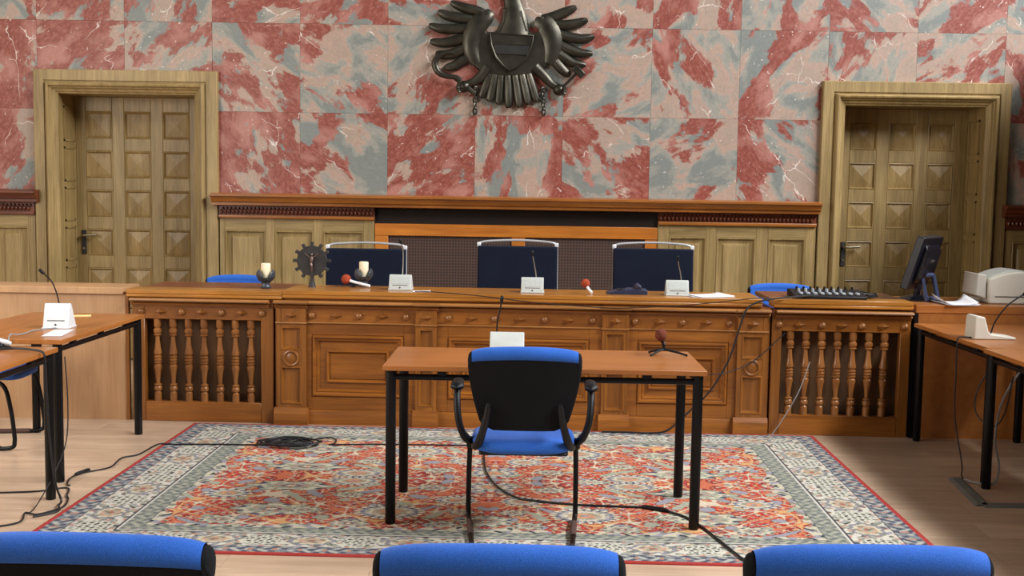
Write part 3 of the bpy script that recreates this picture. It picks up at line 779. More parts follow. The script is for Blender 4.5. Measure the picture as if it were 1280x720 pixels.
# ================================================================== RUG
def make_rug():
    hw, hd = 1.975, 1.262
    nx, ny = 760, 494
    u = np.linspace(-hw, hw, nx + 1); v = np.linspace(-hd, hd, ny + 1)
    Ug, Vg = np.meshgrid(u, v)
    A, B = np.abs(Ug), np.abs(Vg)
    def C(*c): return np.array(lin(c)[:3])
    red, dred, gold, cream = C(186, 54, 42), C(148, 40, 36), C(210, 160, 104), C(212, 204, 178)
    bg_, sage, navy, ink, pink = C(128, 142, 158), C(160, 164, 144), C(50, 58, 92), C(38, 42, 44), C(206, 140, 112)
    col = np.empty(Ug.shape + (3,)); col[:] = red
    def paint(mask, c, a=1.0):
        col[mask] = col[mask] * (1 - a) + c * a
    # ---- field: layered arabesques, mirrored in four quarters
    def wave(p, q, fr, ph):
        return np.sin(fr * p + 1.7 * np.sin(fr * .55 * q + ph) + ph) + np.sin(fr * q + 1.7 * np.sin(fr * .6 * p + 1.3 * ph) + 2 * ph)
    lav, orange, olive = C(150, 148, 156), C(196, 106, 72), C(128, 130, 114)
    P, Q = A + .03 * np.sin(9 * B), B * 1.05 + .03 * np.sin(8 * A)
    g0 = wave(P, Q, 17, .4); paint(g0 > .9, dred); paint(g0 < -1.1, C(196, 84, 58))
    # close ground of little leaves and buds
    for fr, ph, lo, c in ((97, .7, 1.26, cream), (111, 2.1, 1.36, lav), (103, 3.3, 1.25, orange), (122, 4.6, 1.42, sage), (117, 5.5, 1.34, gold), (131, 1.4, 1.5, ink), (88, 6.1, 1.45, C(160, 50, 42))):
        g = wave(P, Q, fr, ph); paint(g > lo - .16, ink, .30); paint(g > lo, c, .92)
    # gold and cream tendrils
    g1 = wave(P, Q, 15, 1.1)
    paint(np.abs(g1) < .15, dred, .6); paint(np.abs(g1) < .10, gold)
    g2 = wave(Q, P, 21, 2.3)
    paint(np.abs(g2) < .15, dred, .6); paint(np.abs(g2) < .10, orange)
    g3 = wave(P, Q, 27, 3.7)
    paint(np.abs(g3) < .11, cream, .85)
    g4 = wave(Q, P, 24, .2)
    paint(g4 > 1.50, ink, .7); paint(g4 > 1.58, lav); paint(g4 < -1.62, sage)
    def rosette(cu, cv, ru, rv, n, rings):
        du, dv = (A - cu) / ru, (B - cv) / rv
        r = np.sqrt(du * du + dv * dv); th = np.arctan2(dv, du)
        lobe = 1 + .10 * np.cos(n * th)
        rr = r / lobe
        paint(rr < 1.06, ink, .6)
        for rad, c in rings: paint(rr < rad, c)
        paint((rr > .84) & (rr < 1.0) & (np.cos(n * th) < -.3), navy)
        paint((rr < .58) & (np.abs(np.cos(n * .5 * th)) < .3), orange)
        paint((rr < .8) & (wave(A, B, 105, n * .3) > 1.0), olive, .8)
    full = [(1.0, cream), (.84, lav), (.70, cream * .92), (.5, sage), (.34, C(206, 150, 112)), (.14, lav)]
    full2 = [(1.0, sage), (.82, cream * .9), (.62, sage), (.36, lav), (.26, ink), (.16, cream)]
    for (cu, cv, ru, rv, n, k) in ((.46, .62, .155, .115, 22, 0), (.72, .08, .13, .085, 20, 0), (.52, -.02, .10, .07, 14, 1), (.16, .40, .10, .075, 16, 0), (1.02, .20, .21, .085, 6, 1), (.30, .18, .075, .05, 10, 1), (.70, .34, .075, .05, 10, 1), (.62, .82, .09, .055, 10, 1), (1.02, .62, .18, .10, 8, 1), (1.30, .36, .11, .085, 12, 0), (.0, .14, .12, .085, 12, 0), (.0, .74, .13, .08, 10, 1), (.20, .80, .07, .05, 8, 1), (1.22, .80, .09, .06, 10, 1), (.86, .62, .07, .05, 8, 1), (.12, .60, .06, .045, 8, 1)):
        rosette(cu, cv, ru, rv, n, full if k == 0 else full2)
    # ragged pale leaves along the edge of the field
    fu, fv = hw - .455, hd - .355
    edge = np.minimum(fu - A, (fv - B))
    lobe_ = .03 + .05 * np.maximum(0, np.sin(np.where(fu - A < fv - B, B, A) * 8.5 + .6)) + wave(A, B, 40, 5.1) * .012
    em = edge < lobe_ * .8
    paint(em, cream * .85)
    paint(em & (wave(A, B, 64, .8) > .6), lav); paint(em & (wave(A, B, 70, 2.8) > .9), olive); paint(em & (wave(A, B, 76, 3.9) > 1.3), ink)
    # ---- borders
    eu, ev = hw - A, (hd - B) * 1.28          # distance in from the rug's edge, front and back borders narrower
    e = np.minimum(eu, ev)
    tpos = np.where(eu < ev, B, A)            # along the border
    w = .455
    inb = e < w
    paint(inb, olive)
    s1 = inb & (e > .36)
    paint(s1, C(134, 138, 126))
    sp = wave(tpos, e, 118, 2.2) * .6
    paint(s1 & (sp > .35), C(164, 164, 146)); paint(s1 & (sp < -.45), C(104, 110, 108))
    paint((e > .447) & inb, C(88, 92, 96))
    paint((e > .350) & (e < .362), C(206, 202, 190)); paint((e > .340) & (e < .350), C(58, 54, 62))
    # main border: cream ground closely filled
    mb = (e > .122) & (e < .340)
    paint(mb, C(206, 202, 188))
    ec = (e - .231)
    per = .42
    for fr, ph, lo, c in ((70, 1.9, 1.1, lav * .9), (78, 3.1, 1.1, olive), (86, 4.4, 1.25, C(186, 130, 108)), (92, 5.2, 1.2, ink), (82, 2.6, 1.3, sage)):
        g = wave(tpos, e * 1.1, fr, ph); paint(mb & (g > lo), c, .9)
    vine = .06 * np.sin(2 * PI * tpos / per)
    paint(mb & (np.abs(ec - vine) < .010), C(112, 116, 118), .8); paint(mb & (np.abs(ec + vine) < .008), C(204, 198, 176))
    ph = (tpos / per + .25) % 1.0 - .5
    d1 = np.sqrt((ph * per / .085) ** 2 + (ec / .085) ** 2)
    paint(mb & (d1 < 1), C(204, 202, 186))
    hexs = np.sin(tpos * 118 + .8 * np.sin(ec * 90)) * np.sin(ec * 105 + .8)
    paint(mb & (d1 < .92) & (hexs > .40), ink); paint(mb & (d1 < .98) & (hexs < -.6), olive)
    ph2 = (tpos / per + .75) % 1.0 - .5
    d2 = np.sqrt((ph2 * per / .10) ** 2 + (ec / .075) ** 2) * (1 + .08 * np.cos(9 * np.arctan2(ec, ph2 * per)))
    paint(mb & (d2 < 1.06), ink, .5); paint(mb & (d2 < 1), lav * .8); paint(mb & (d2 < .82), cream * .9); paint(mb & (d2 < .6), C(192, 158, 132)); paint(mb & (d2 < .34), sage); paint(mb & (d2 < .2), C(168, 100, 82)); paint(mb & (d2 < .9) & (wave(tpos, e, 100, 3.3) > 1.0), olive * .7, .8)
    # outer guard
    paint((e > .116) & (e < .124), C(54, 52, 60))
    og = (e > .02) & (e < .117)
    paint(og, C(124, 128, 132))
    sp = wave(tpos, e, 105, .7) * .6
    paint(og & (sp > .42), C(176, 176, 164)); paint(og & (sp < -.4), C(70, 74, 90)); paint(og & (np.sin(tpos * 60) > .85) & (np.abs(e - .07) < .02), C(176, 130, 112))
    paint(e < .022, C(172, 50, 44))
    # random tuft tone, then the whole pile darkened a little
    rng = np.random.default_rng(3)
    col *= (0.90 + 0.2 * rng.random(Ug.shape))[..., None]
    col = col * .84 + .015
    # ---- geometry
    n = (nx + 1) * (ny + 1)
    z = np.full(Ug.shape, .009) + .0006 * rng.random(Ug.shape)
    top = np.stack([Ug, Vg, z], -1).reshape(-1, 3)
    i, j = np.meshgrid(np.arange(nx), np.arange(ny)); i = i.ravel(); j = j.ravel(); k = j * (nx + 1) + i
    faces = np.stack([k, k + 1, k + nx + 2, k + nx + 1], -1)
    # skirt
    per_ = np.concatenate([np.arange(nx + 1), (np.arange(1, ny + 1)) * (nx + 1) + nx, ny * (nx + 1) + np.arange(nx - 1, -1, -1), np.arange(ny - 1, 0, -1) * (nx + 1)])
    low = top[per_].copy(); low[:, 2] = 0.0005
    m_ = len(per_); q = np.arange(m_); q2 = (q + 1) % m_
    sk_ = np.stack([per_[q], n + q, n + q2, per_[q2]], -1)
    allv = np.concatenate([top, low]).astype(np.float32); allf = np.concatenate([faces, sk_]).astype(np.int32)
    me = bpy.data.meshes.new('rug')
    me.vertices.add(len(allv)); me.vertices.foreach_set('co', allv.ravel())
    me.loops.add(allf.size); me.loops.foreach_set('vertex_index', allf.ravel())
    me.polygons.add(len(allf)); me.polygons.foreach_set('loop_start', np.arange(0, allf.size, 4, dtype=np.int32))
    me.update(calc_edges=True); me.validate()
    ca = me.color_attributes.new('pile_colour', 'FLOAT_COLOR', 'POINT')
    c4 = np.ones((len(allv), 4), np.float32)
    c4[:n, :3] = np.clip(col.reshape(-1, 3), 0, 1); c4[n:, :3] = c4[per_, :3]
    ca.data.foreach_set('color', c4.ravel())
    me.materials.append(M['rug'])
    o = bpy.data.objects.new('rug', me); COL.objects.link(o)
    o.location = (-.112, 5.775, 0); o.rotation_euler = (0, 0, -.0205)
    tag(o, 'red and cream oriental rug with a blue grey border under the witness table', 'rug')
make_rug()

# ================================================================== TABLES
def table(name, label, x0, x1, y0, y1, rz=0.0, group=None, mat='table', leg_in=.035, z0=0.0, skip_brackets=False):
    cx, cy = (x0 + x1) / 2, (y0 + y1) / 2; w, d = (x1 - x0) / 2, (y1 - y0) / 2
    t = thing(name, label, 'table', (cx, cy, z0), rz, group)
    H = .74 - z0
    MB().box(-w, w, -d, d, H - .024, H).build('table_top', mat, t, bevel=.003)
    lx, ly = w - leg_in, d - leg_in
    for sx in (-1, 1):
        for sy in (-1, 1):
            l = MB().lathe([(.021, 0), (.0235, .004), (.0235, H - .028), (.021, H - .026)], (sx * lx, sy * ly, 0), 16).build('leg', 'black_tube', t)
    rl = MB()
    for sy in (-1, 1): rl.tube([(-lx, sy * ly, H - .055), (lx, sy * ly, H - .055)], .014, 10)
    for sx in (-1, 1): rl.tube([(sx * lx, -ly, H - .055), (sx * lx, ly, H - .055)], .014, 10)
    rl.build('under_frame', 'black_tube', t)
    n = 3
    for sy in (-1, 1):
        for k in range(n):
            x = -lx + (k + .5) * 2 * lx / n
            MB().box(x - .02, x + .02, sy * ly - .011, sy * ly + .011, H - .045, H - .0235).build('bracket', 'black_plastic', t)
    for sx in (-1, 1):
        for k in range(n):
            y = -ly + (k + .5) * 2 * ly / n
            MB().box(sx * lx - .011, sx * lx + .011, y - .02, y + .02, H - .045, H - .0235).build('bracket', 'black_plastic', t)
    return t
ZR = .0098
table('witness_table', 'orange topped table on black legs standing on the rug behind the lone chair', -.594, .856, 4.94, 5.548, -.008, z0=ZR)
gd = 'side desks along the room'
table('side_desk', 'orange topped side desk carrying the white microphone unit and yellow note', -2.99, -2.288, 5.6, 6.80, -.02, None, 'table_y')
table('side_desk', 'orange topped side desk cut by the frame edge with cables hanging off it', -2.92, -2.212, 4.12, 5.345, 0.0, None, 'table_y')
table('side_desk', 'orange topped side desk below the monitor carrying a pale microphone base', 2.49, 3.19, 5.87, 6.975, 0, None, 'table_y')
table('side_desk', 'shaded side desk nearer the camera beyond the grey floor cable cover', 2.455, 3.155, 3.5, 5.84, 0, None, 'table_y')

# ================================================================== BLUE CHAIRS
def chair(label, loc, rz, group=None):
    t = thing('conference_chair', label, 'chair', loc, rz, group)
    # seat: a rounded pad with a waterfall front
    def seat_pt(u, v):
        a = 2 * PI * u; c, s_ = math.cos(a), math.sin(a); ex = .42
        x = .225 * math.copysign(abs(c) ** ex, c); y = .225 * math.copysign(abs(s_) ** ex, s_)
        prof = [(0, .475), (.6, .474), (.88, .470), (.97, .458), (1.0, .442), (.985, .422), (.9, .414), (0, .414)]
        q = v * (len(prof) - 1); k = min(int(q), len(prof) - 2); f = q - k
        r = prof[k][0] * (1 - f) + prof[k + 1][0] * f; z = prof[k][1] * (1 - f) + prof[k + 1][1] * f
        x *= r * (1 - .06 * (y * r < 0) * abs(y) / .225); y *= r
        z += -.018 * max(0, y) / .225 - .006 * (1 - (x / .225) ** 2)
        return (x, y, z)
    MB().grid(seat_pt, 40, 14).build('seat', 'blue', t, angle=70)
    MB().box(-.19, .19, -.19, .19, .398, .418).build('seat_pan', 'black_plastic', t, bevel=.01)
    # backrest: y runs back, sheets curve round the sitter
    def half(z):
        k = (z - .50) / .36
        return .168 + .072 * math.sin(min(1, max(0, k)) * PI * .5) ** .9
    def yb(x, z): return -.20 - (z - .50) * .20 + .55 * x * x
    def sheet(z0, z1, th, off, shrink, crown, rc):
        m = MB(); nu, nv = 24, 16
        F, Bk = [], []
        for j in range(nv + 1):
            v = j / nv
            for i in range(nu + 1):
                s_ = -1 + 2 * i / nu
                z = z0 + (z1 - z0) * v
                hwid = half(z) - shrink
                # round the corners
                dtop, dbot = (z1 - z), (z - z0)
                for dd in (dtop, dbot):
                    if dd < rc: hwid -= rc - math.sqrt(max(0, rc * rc - (rc - dd) ** 2))
                x = s_ * hwid
                zz = z + crown * (1 - s_ * s_) * v
                F.append((x, yb(x, zz) + off, zz)); Bk.append((x, yb(x, zz) + off - th, zz))
        n = (nu + 1) * (nv + 1); fs = []
        for j in range(nv):
            for i in range(nu):
                a = j * (nu + 1) + i; q = (a, a + 1, a + nu + 2, a + nu + 1)
                fs.append(q); fs.append(tuple(n + k for k in reversed(q)))
        per = [i for i in range(nu + 1)] + [j * (nu + 1) + nu for j in range(1, nv + 1)] + [nv * (nu + 1) + i for i in range(nu - 1, -1, -1)] + [j * (nu + 1) for j in range(nv - 1, 0, -1)]
        for k in range(len(per)):
            a, b_ = per[k], per[(k + 1) % len(per)]
            fs.append((a, n + a, n + b_, b_))
        return m.add(F + Bk, fs)
    sheet(.515, .838, .020, -.012, 0.0, .014, .045).build('back_shell', 'black_fabric', t, angle=50, bevel=.006)
    cu = sheet(.52, .846, .032, .022, .016, .014, .04)
    cu.build('back_cushion', 'blue', t, angle=60, bevel=.012, bseg=3)
    # padded roll wrapping over the top of the shell
    def roll_pt(u, v):
        s_ = -1 + 2 * u; hw_ = .221
        x = s_ * hw_
        k = 1 - .12 * abs(s_) ** 6
        a = PI * (-.22 + 1.52 * v)
        zz = .832 + .014 * (1 - s_ * s_)
        return (x, yb(x, zz) - .006 + .030 * math.cos(a) * k, zz + .032 * math.sin(a) * k - .006 * abs(s_) ** 8)
    MB().grid(roll_pt, 30, 14).build('top_roll', 'blue', t, angle=80)
    for sx in (-1, 1):
        def cap_pt(u, v, sx=sx):
            k = math.sqrt(max(0.0, 1 - v ** 2.4))
            x = sx * (.2205 + .018 * v)
            a = 2 * PI * u
            zz = .832
            return (x, yb(x, zz) - .004 + .026 * math.cos(a) * k, zz - .006 - .014 * (1 - k) + (.024 if math.sin(a) > 0 else .06) * math.sin(a) * k)
        MB().grid(cap_pt, 18, 8).build('roll_end', 'black_fabric', t, angle=80)
    # frame
    for sx in (-1, 1):
        hub = (sx * .222, -.03, .425)
        MB().tube([(sx * .20, -.03, .42), (sx * .247, -.03, .42)], .026, 12).build('hub', 'black_plastic', t, bevel=.004)
        pth = [(sx * .226, -.03, .415), (sx * .233, .10, .402), (sx * .240, .165, .365), (sx * .245, .198, .24), (sx * .247, .215, .10), (sx * .247, .216, .055), (sx * .245, .205, .024), (sx * .238, .14, .0125), (sx * .225, -.05, .0125), (sx * .21, -.24, .0125)]
        lg = MB().tube(smooth_path(pth, 6), .0122, 10).build('leg', 'black_tube', t)
        MB().tube([(sx * .2375, .135, .0145), (sx * .224, -.06, .0145)], .0145, 10).build('felt_sleeve', 'felt', lg)
        MB().tube([(sx * .213, -.20, .014), (sx * .2095, -.245, .014)], .0139, 10).build('foot_cap', 'rubber', lg)
        # flat strut from hub up to the shell
        st = smooth_path([(sx * .212, -.03, .415), (sx * .205, -.13, .425), (sx * .185, -.215, .47), (sx * .160, -.252, .56), (sx * .148, -.268, .64)], 5)
        MB().tube(st, [.018] * 12 + [.016] * 4 + [.013] * 3 + [.009] * 2, 10).build('back_strut', 'black_plastic', t)
        ar = smooth_path([(sx * .230, -.03, .42), (sx * .262, -.09, .47), (sx * .282, -.10, .54), (sx * .290, -.07, .62), (sx * .291, -.02, .657)], 6)
        am = MB().tube(ar, [.018] * 6 + [.0155] * 19, 10).build('armrest', 'black_plastic', t)
        pd = MB().grid(lambda u, v: (sx * .290 + (.030 - .006 * v) * math.cos(2 * PI * u) * (1 if 0 < v < 1 else 0), -.085 + .17 * v, .668 + .016 * math.sin(2 * PI * u) * (1 if 0 < v < 1 else 0) + .012 * math.sin(v * PI)), 16, 12)
        pd.build('arm_pad', 'black_plastic', am, angle=60)
    return t
wch = chair('lone blue and black armchair on the rug in front of the witness table', (.038, 4.845, ZR), 0.0)
# front row, seen from behind
dup(wch, (-.025, 2.285, 0), 0.0, 'blue topped black chair in the front row, directly before the lone armchair', skip=('armrest',))
dup(wch, (-.795, 2.31, 0), -.03, 'blue topped black chair in the front row, nearest the side desk with hanging cables', skip=('armrest',))
dup(wch, (.672, 2.32, 0), .02, 'blue topped black chair in the front row where the long cable ends', skip=('armrest',))
# behind the bench wings, and at the side desk
dup(wch, (-2.05, 7.98, 0), PI + .05, 'blue chair back showing just above the bench top beside the candle')
dup(wch, (1.93, 7.98, 0), PI - .03, 'blue chair back showing just above the bench behind the mixing console')
dup(wch, (3.30, 6.35, 0), PI / 2, 'blue seated chair in the dark under the desk that carries the pale microphone base', skip=('armrest',))
dup(wch, (-3.09, 6.50, 0), -PI / 2 + .08, 'blue seated black framed chair tucked under the side desk with the yellow note', skip=('armrest',))

# ================================================================== JUDGES' CHAIRS
def judge_chair(label, loc, rz):
    t = thing('judge_chair', label, 'chair', loc, rz, 'judges chairs')
    MB().box(-.285, .285, -.29, .25, .46, .55).build('seat', 'navy', t, bevel=.025, bseg=3)
    def bpt(u, v): return u, v
    m = MB(); m.box(-.292, .292, .245, .30, .60, 1.125)
    m.map(lambda x, y, z: (x, y + (z - .6) * .10 - .25 * x * x, z)).build('backrest', 'navy', t, bevel=.012, bseg=3)
    fr = [(-.283, .30, .58), (-.283, .325, .85), (-.283, .335, 1.06), (-.284, .332, 1.128), (-.25, .326, 1.152), (-.13, .335, 1.162), (0, .34, 1.166), (.13, .335, 1.162), (.25, .326, 1.152), (.284, .332, 1.128), (.288, .325, 1.06), (.289, .31, .85), (.289, .28, .58)]
    bf = MB().tube(smooth_path(fr, 5), .0085, 10).build('back_frame', 'chrome', t)
    for sx in (-1, 1):
        MB().box(sx * .284 - .014, sx * .284 + .014, .295, .335, 1.118, 1.150).build('corner_cap', 'silver', bf, bevel=.006)
        MB().tube(smooth_path([(sx * .29, .27, .58), (sx * .30, .2, .52), (sx * .31, -.05, .50), (sx * .31, -.22, .46), (sx * .31, -.25, .1), (sx * .31, -.2, .02), (sx * .31, .25, .0135)], 6), .0135, 10).build('leg', 'chrome', t)
        MB().tube(smooth_path([(sx * .30, .26, .70), (sx * .315, .1, .72), (sx * .315, -.15, .71), (sx * .31, -.22, .6), (sx * .31, -.23, .47)], 5), .012, 10).build('armrest', 'chrome', t)
    return t
jc = judge_chair('navy high-backed judge chair directly behind the bench, second of the three', (0.0, 7.88, 0.0), 0.0)
dup(jc, (-1.10, 7.88, -.036), .03, 'navy high-backed judge chair behind the gear shaped crucifix')
dup(jc, (.985, 7.88, -.003), -.02, 'navy high-backed judge chair behind the dark blue telephone')

# ================================================================== THINGS ON THE BENCH
def unit(label, loc, rz, goose, mat='unit', w=.145, hgt=.098, group='conference microphone units', gmat='steel'):
    t = thing('microphone_unit', label, 'microphone', loc, rz, group)
    # wedge: face towards -y leaning back
    prof = [(-.02, 0), (.105, 0), (.105, .014), (.045, hgt - .006), (.030, hgt), (.018, hgt - .002), (-.02, .008)]
    b_ = MB().prism(prof, -w / 2, w / 2, 'X').build('body', mat, t, bevel=.003)
    MB().box(-w / 2 - .004, w / 2 + .004, -.026, .11, 0, .007).build('foot_plate', mat, t, bevel=.002)
    def onface(x, z): # point on the tilted front face
        k = (z - .008) / (hgt - .01); return (x, -.02 + .038 * k, z)
    def plate(x0, x1, z0, z1, out, nm, mt):
        vs = [];
        for o_ in (0.003, -out):
            for (x, z) in ((x0, z0), (x1, z0), (x1, z1), (x0, z1)):
                p = onface(x, z); vs.append((p[0], p[1] + o_, p[2]))
        MB().add(vs, [(0, 1, 2, 3), (4, 7, 6, 5), (0, 4, 5, 1), (1, 5, 6, 2), (2, 6, 7, 3), (3, 7, 4, 0)]).build(nm, mt, t, smooth=False)
    plate(-w * .40, w * .40, hgt * .42, hgt * .88, .0014, 'speaker_grille', 'unit_dim' if mat == 'unit' else 'unit_pale')
    plate(-w * .34, w * .34, hgt * .30, hgt * .335, .0010, 'slot', 'slot')
    MB().lathe([(.005, 0), (.005, -.004), (0, -.004)], onface(0, hgt * .16), 10, 'Y').build('button', 'slot', t)
    gp = smooth_path(goose, 6)
    g = MB().tube(gp, .0038, 8).build('gooseneck', gmat, t)
    e, d = gp[-1], (gp[-1] - gp[-2]).normalized()
    MB().tube([e, e + d * .006, e + d * .03, e + d * .036], [.006, .009, .009, .004], 10).build('microphone_head', 'black_plastic', g)
    return t
unit('grey microphone unit on the bench by the second candle and gear crucifix', bl(-.79, .16, .8705), AB, [(.01, .05, .09), (.012, .055, .16), (.012, .05, .25), (0, .04, .30)])
unit('grey microphone unit on the bench in front of the middle judge chair', bl(.075, .13, .8705), AB, [(.025, .05, .09), (.018, .05, .14), (.006, .045, .20), (0.0, .04, .235)])
unit('grey microphone unit on the bench beside the white papers', bl(1.01, .11, .8705), AB, [(.03, .05, .09), (.022, .05, .14), (.010, .045, .19), (.004, .035, .222)])
unit('white microphone unit on the side desk with a bent gooseneck and yellow note beside it', (-2.51, 6.05, .74), .05, [(.0, .05, .125), (-.018, .05, .20), (-.04, .045, .255), (-.075, .035, .295)], 'unit_white', .136, .135, gmat='black_plastic')
tw = unit('pale grey microphone unit seen from behind on the witness table', (-.045, 5.50, .74), PI, [(.052, -.005, .05), (.05, 0, .14), (.037, 0, .20), (.032, 0, .235)], 'unit', .168, .094, gmat='black_plastic')
# L-shaped unit on the shaded desk, turned sideways
tr = thing('table_microphone', 'pale side-on microphone base with long gooseneck on the desk under the printer', 'microphone', (2.60, 6.28, .74), 0)
MB().prism([(-.045, 0), (.19, 0), (.19, .014), (.05, .03), (.035, .045), (.012, .125), (-.03, .132), (-.04, .12)], -.07, .07, 'Y').build('body', 'printer', tr, bevel=.006)
MB().tube(smooth_path([(.075, 0, .025), (.10, 0, .10), (.17, .01, .19), (.26, .02, .25)], 8), .0045, 8).build('gooseneck', 'black_plastic', tr)
MB().tube([(.255, .02, .247), (.27, .02, .254), (.31, .022, .268), (.32, .022, .27)], [.008, .013, .013, .006], 10).build('microphone_head', 'black_plastic', tr)

def candle(label, hlabel, loc, h):
    t = thing('candle_holder', hlabel, 'candle holder', loc, 0, 'candle holders on the bench')
    MB().lathe([(.034, 0), (.036, .006), (.030, .014), (.026, .030), (.030, .040)], (0, 0, 0), 20).build('foot', 'ceramic', t)
    MB().lathe([(.0, .036), (.030, .038), (.050, .052), (.058, .070), (.052, .070), (.03, .056), (0, .054)], (0, 0, 0), 24).build('cup', 'ceramic', t)
    for k in range(3):
        a = PI / 2 + k * 2 * PI / 3 + .25
        def pt(u, v, a=a):
            w_ = .95 * (1 - v ** 2.2) + .05
            an = a + (u - .5) * 1.35 * w_
            r = .058 + .008 * math.sin(v * PI * .8) - .012 * v * v
            return (r * math.cos(an), r * math.sin(an), .066 + .058 * v)
        o = MB().grid(pt, 10, 10).build('petal', 'ceramic', t, angle=80)
        s_ = o.modifiers.new('solid', 'SOLIDIFY'); s_.thickness = .007
    c = thing('candle', label, 'candle', (loc[0], loc[1], loc[2] + .0545), 0, 'candles on the bench')
    MB().lathe([(.029, 0), (.031, .004), (.031, h - .004), (.029, h), (.022, h - .004), (.0, h - .007)], (0, 0, 0), 20).build('wax', 'wax', c)
    MB().tube([(0, 0, h - .01), (.001, .001, h + .006)], .0014, 6).build('wick', 'slot', c)
candle('ivory candle in the grey holder near the blue chair back', 'grey petal candle holder near the blue chair back', bl(-1.695, .24, .8605), .108)
candle('ivory candle in the grey holder next to the red foam microphone', 'grey petal candle holder next to the red foam microphone', bl(-1.062, .36, .8705), .112)

# gear-shaped standing crucifix
t = thing('gear_crucifix', 'dark iron gear wheel with a small crucified figure on a conical stand', 'crucifix', bl(-1.385, .235, .870), 0)
gear = []
for k in range(12):
    a0 = 2 * PI * k / 12 + PI / 2
    for da, r in ((-.165, .100), (-.105, .100), (-.085, .126), (.085, .126), (.105, .100), (.165, .100)):
        gear.append((r * math.cos(a0 + da), .176 + r * math.sin(a0 + da)))
MB().prism(gear, -.012, .012, 'Y').build('gear_wheel', 'iron', t, bevel=.003)
MB().lathe([(.026, 0), (.024, .006), (.014, .05), (.012, .075)], (0, 0, 0), 16).build('stand', 'iron', t)
fg = MB()
fg.tube(smooth_path([(0, -.02, .205), (.002, -.022, .19), (0, -.024, .17), (-.003, -.022, .155)], 4), [.006] * 4 + [.010] * 4 + [.007] * 5, 8)
fg.tube(smooth_path([(-.003, -.022, .16), (.003, -.028, .135), (.0, -.02, .108)], 4), [.008] * 4 + [.005] * 5, 8)
for sx in (-1, 1): fg.tube(smooth_path([(0, -.02, .194), (sx * .02, -.018, .205), (sx * .045, -.016, .226)], 4), [.005] * 5 + [.0035] * 4, 6)
fg.ball((.003, -.024, .218), (.008, .008, .010), 10, 8)
fg.build('figure', 'copper', t, angle=70)

# foam microphones on the bench
t = thing('foam_microphone', 'red foam microphone with a white handle resting beside the second candle', 'microphone', bl(-1.17, .30, .870), 0)
MB().ball((.0, 0, .052), .033, 18, 12).build('foam_head', 'foam_red', t)
MB().tube([(.024, -.008, .044), (.055, -.02, .036), (.165, -.055, .006 + .008)], [.010, .009, .009], 12).build('handle', 'white_handle', t)
MB().lathe([(.022, 0), (.020, .004), (.006, .010), (.006, .030)], (.05, -.018, 0), 14).build('rest', 'black_plastic', t)
t = thing('foam_microphone', 'red foam microphone leaning on the bench before the brown grille', 'microphone', bl(.44, .13, .870), 0)
MB().ball((-.02, .02, .066), .029, 18, 12).build('foam_head', 'foam_red', t)
MB().tube([(-.012, .012, .050), (.0, .0, .03), (.020, -.03, .0095)], [.009, .009, .009], 12).build('handle', 'white_handle', t)
# telephone
t = thing('telephone', 'dark blue desk telephone lying on the bench in front of a navy chair', 'telephone', bl(.70, .19, .870), AB)
MB().prism([(-.14, 0), (.12, 0), (.12, .03), (.02, .036), (-.10, .018), (-.14, .006)], -.07, .09, 'Y').build('body', 'phone', t, bevel=.006)
MB().tube([(.06, -.07, .036), (.062, -.05, .044), (.062, .07, .044), (.06, .09, .036)], [.020, .022, .022, .020], 12).build('handset', 'phone', t)
MB().box(-.07, .01, -.04, .06, .026, .030).build('keypad', 'monitor', t)
# papers
def sheets(label, loc, rz, w, d, n, curl, group=None):
    o = MB()
    for k in range(n):
        z = .0008 + k * .0012; a = random.uniform(-.12, .12); ox, oy = random.uniform(-.01, .01), random.uniform(-.01, .01)
        b0 = MB().grid(lambda u, v: (((u - .5) * w), ((v - .5) * d), z + curl * (2 * u - 1) ** 4 * (.3 + .7 * v) * (1 if k == n - 1 else .2)), 10, 6)
        ca, sa = math.cos(a), math.sin(a)
        b0.map(lambda x, y, zz: (x * ca - y * sa + ox, x * sa + y * ca + oy, zz))
        o.add(b0.v, b0.f)
    q = o.build('papers', 'paper', None, loc, rz)
    s_ = q.modifiers.new('solid', 'SOLIDIFY'); s_.thickness = .0008; s_.offset = 1
    return tag(q, label, 'papers', group)
sheets('white papers on the bench beside the grey microphone unit', bl(1.21, .12, .8705), .3, .26, .20, 4, .008)
sheets('crumpled white papers on the shaded screen between monitor and printer', (2.80, 7.12, .853), .1, .21, .22, 5, .05)
sheets('small white slip on the bench by the grey unit near the gear crucifix', bl(-.64, .08, .8705), .2, .12, .10, 1, .0)
sheets('white sheet under the white microphone unit at the side desk edge', (-2.42, 5.86, .7405), .05, .10, .28, 1, .0)
q = MB().box(-.05, .05, -.035, .035, 0, .003).build('note', 'paper_yellow', None, (-2.60, 6.64, .7405), .35); tag(q, 'small yellow paper note on the side desk behind the white unit', 'note')

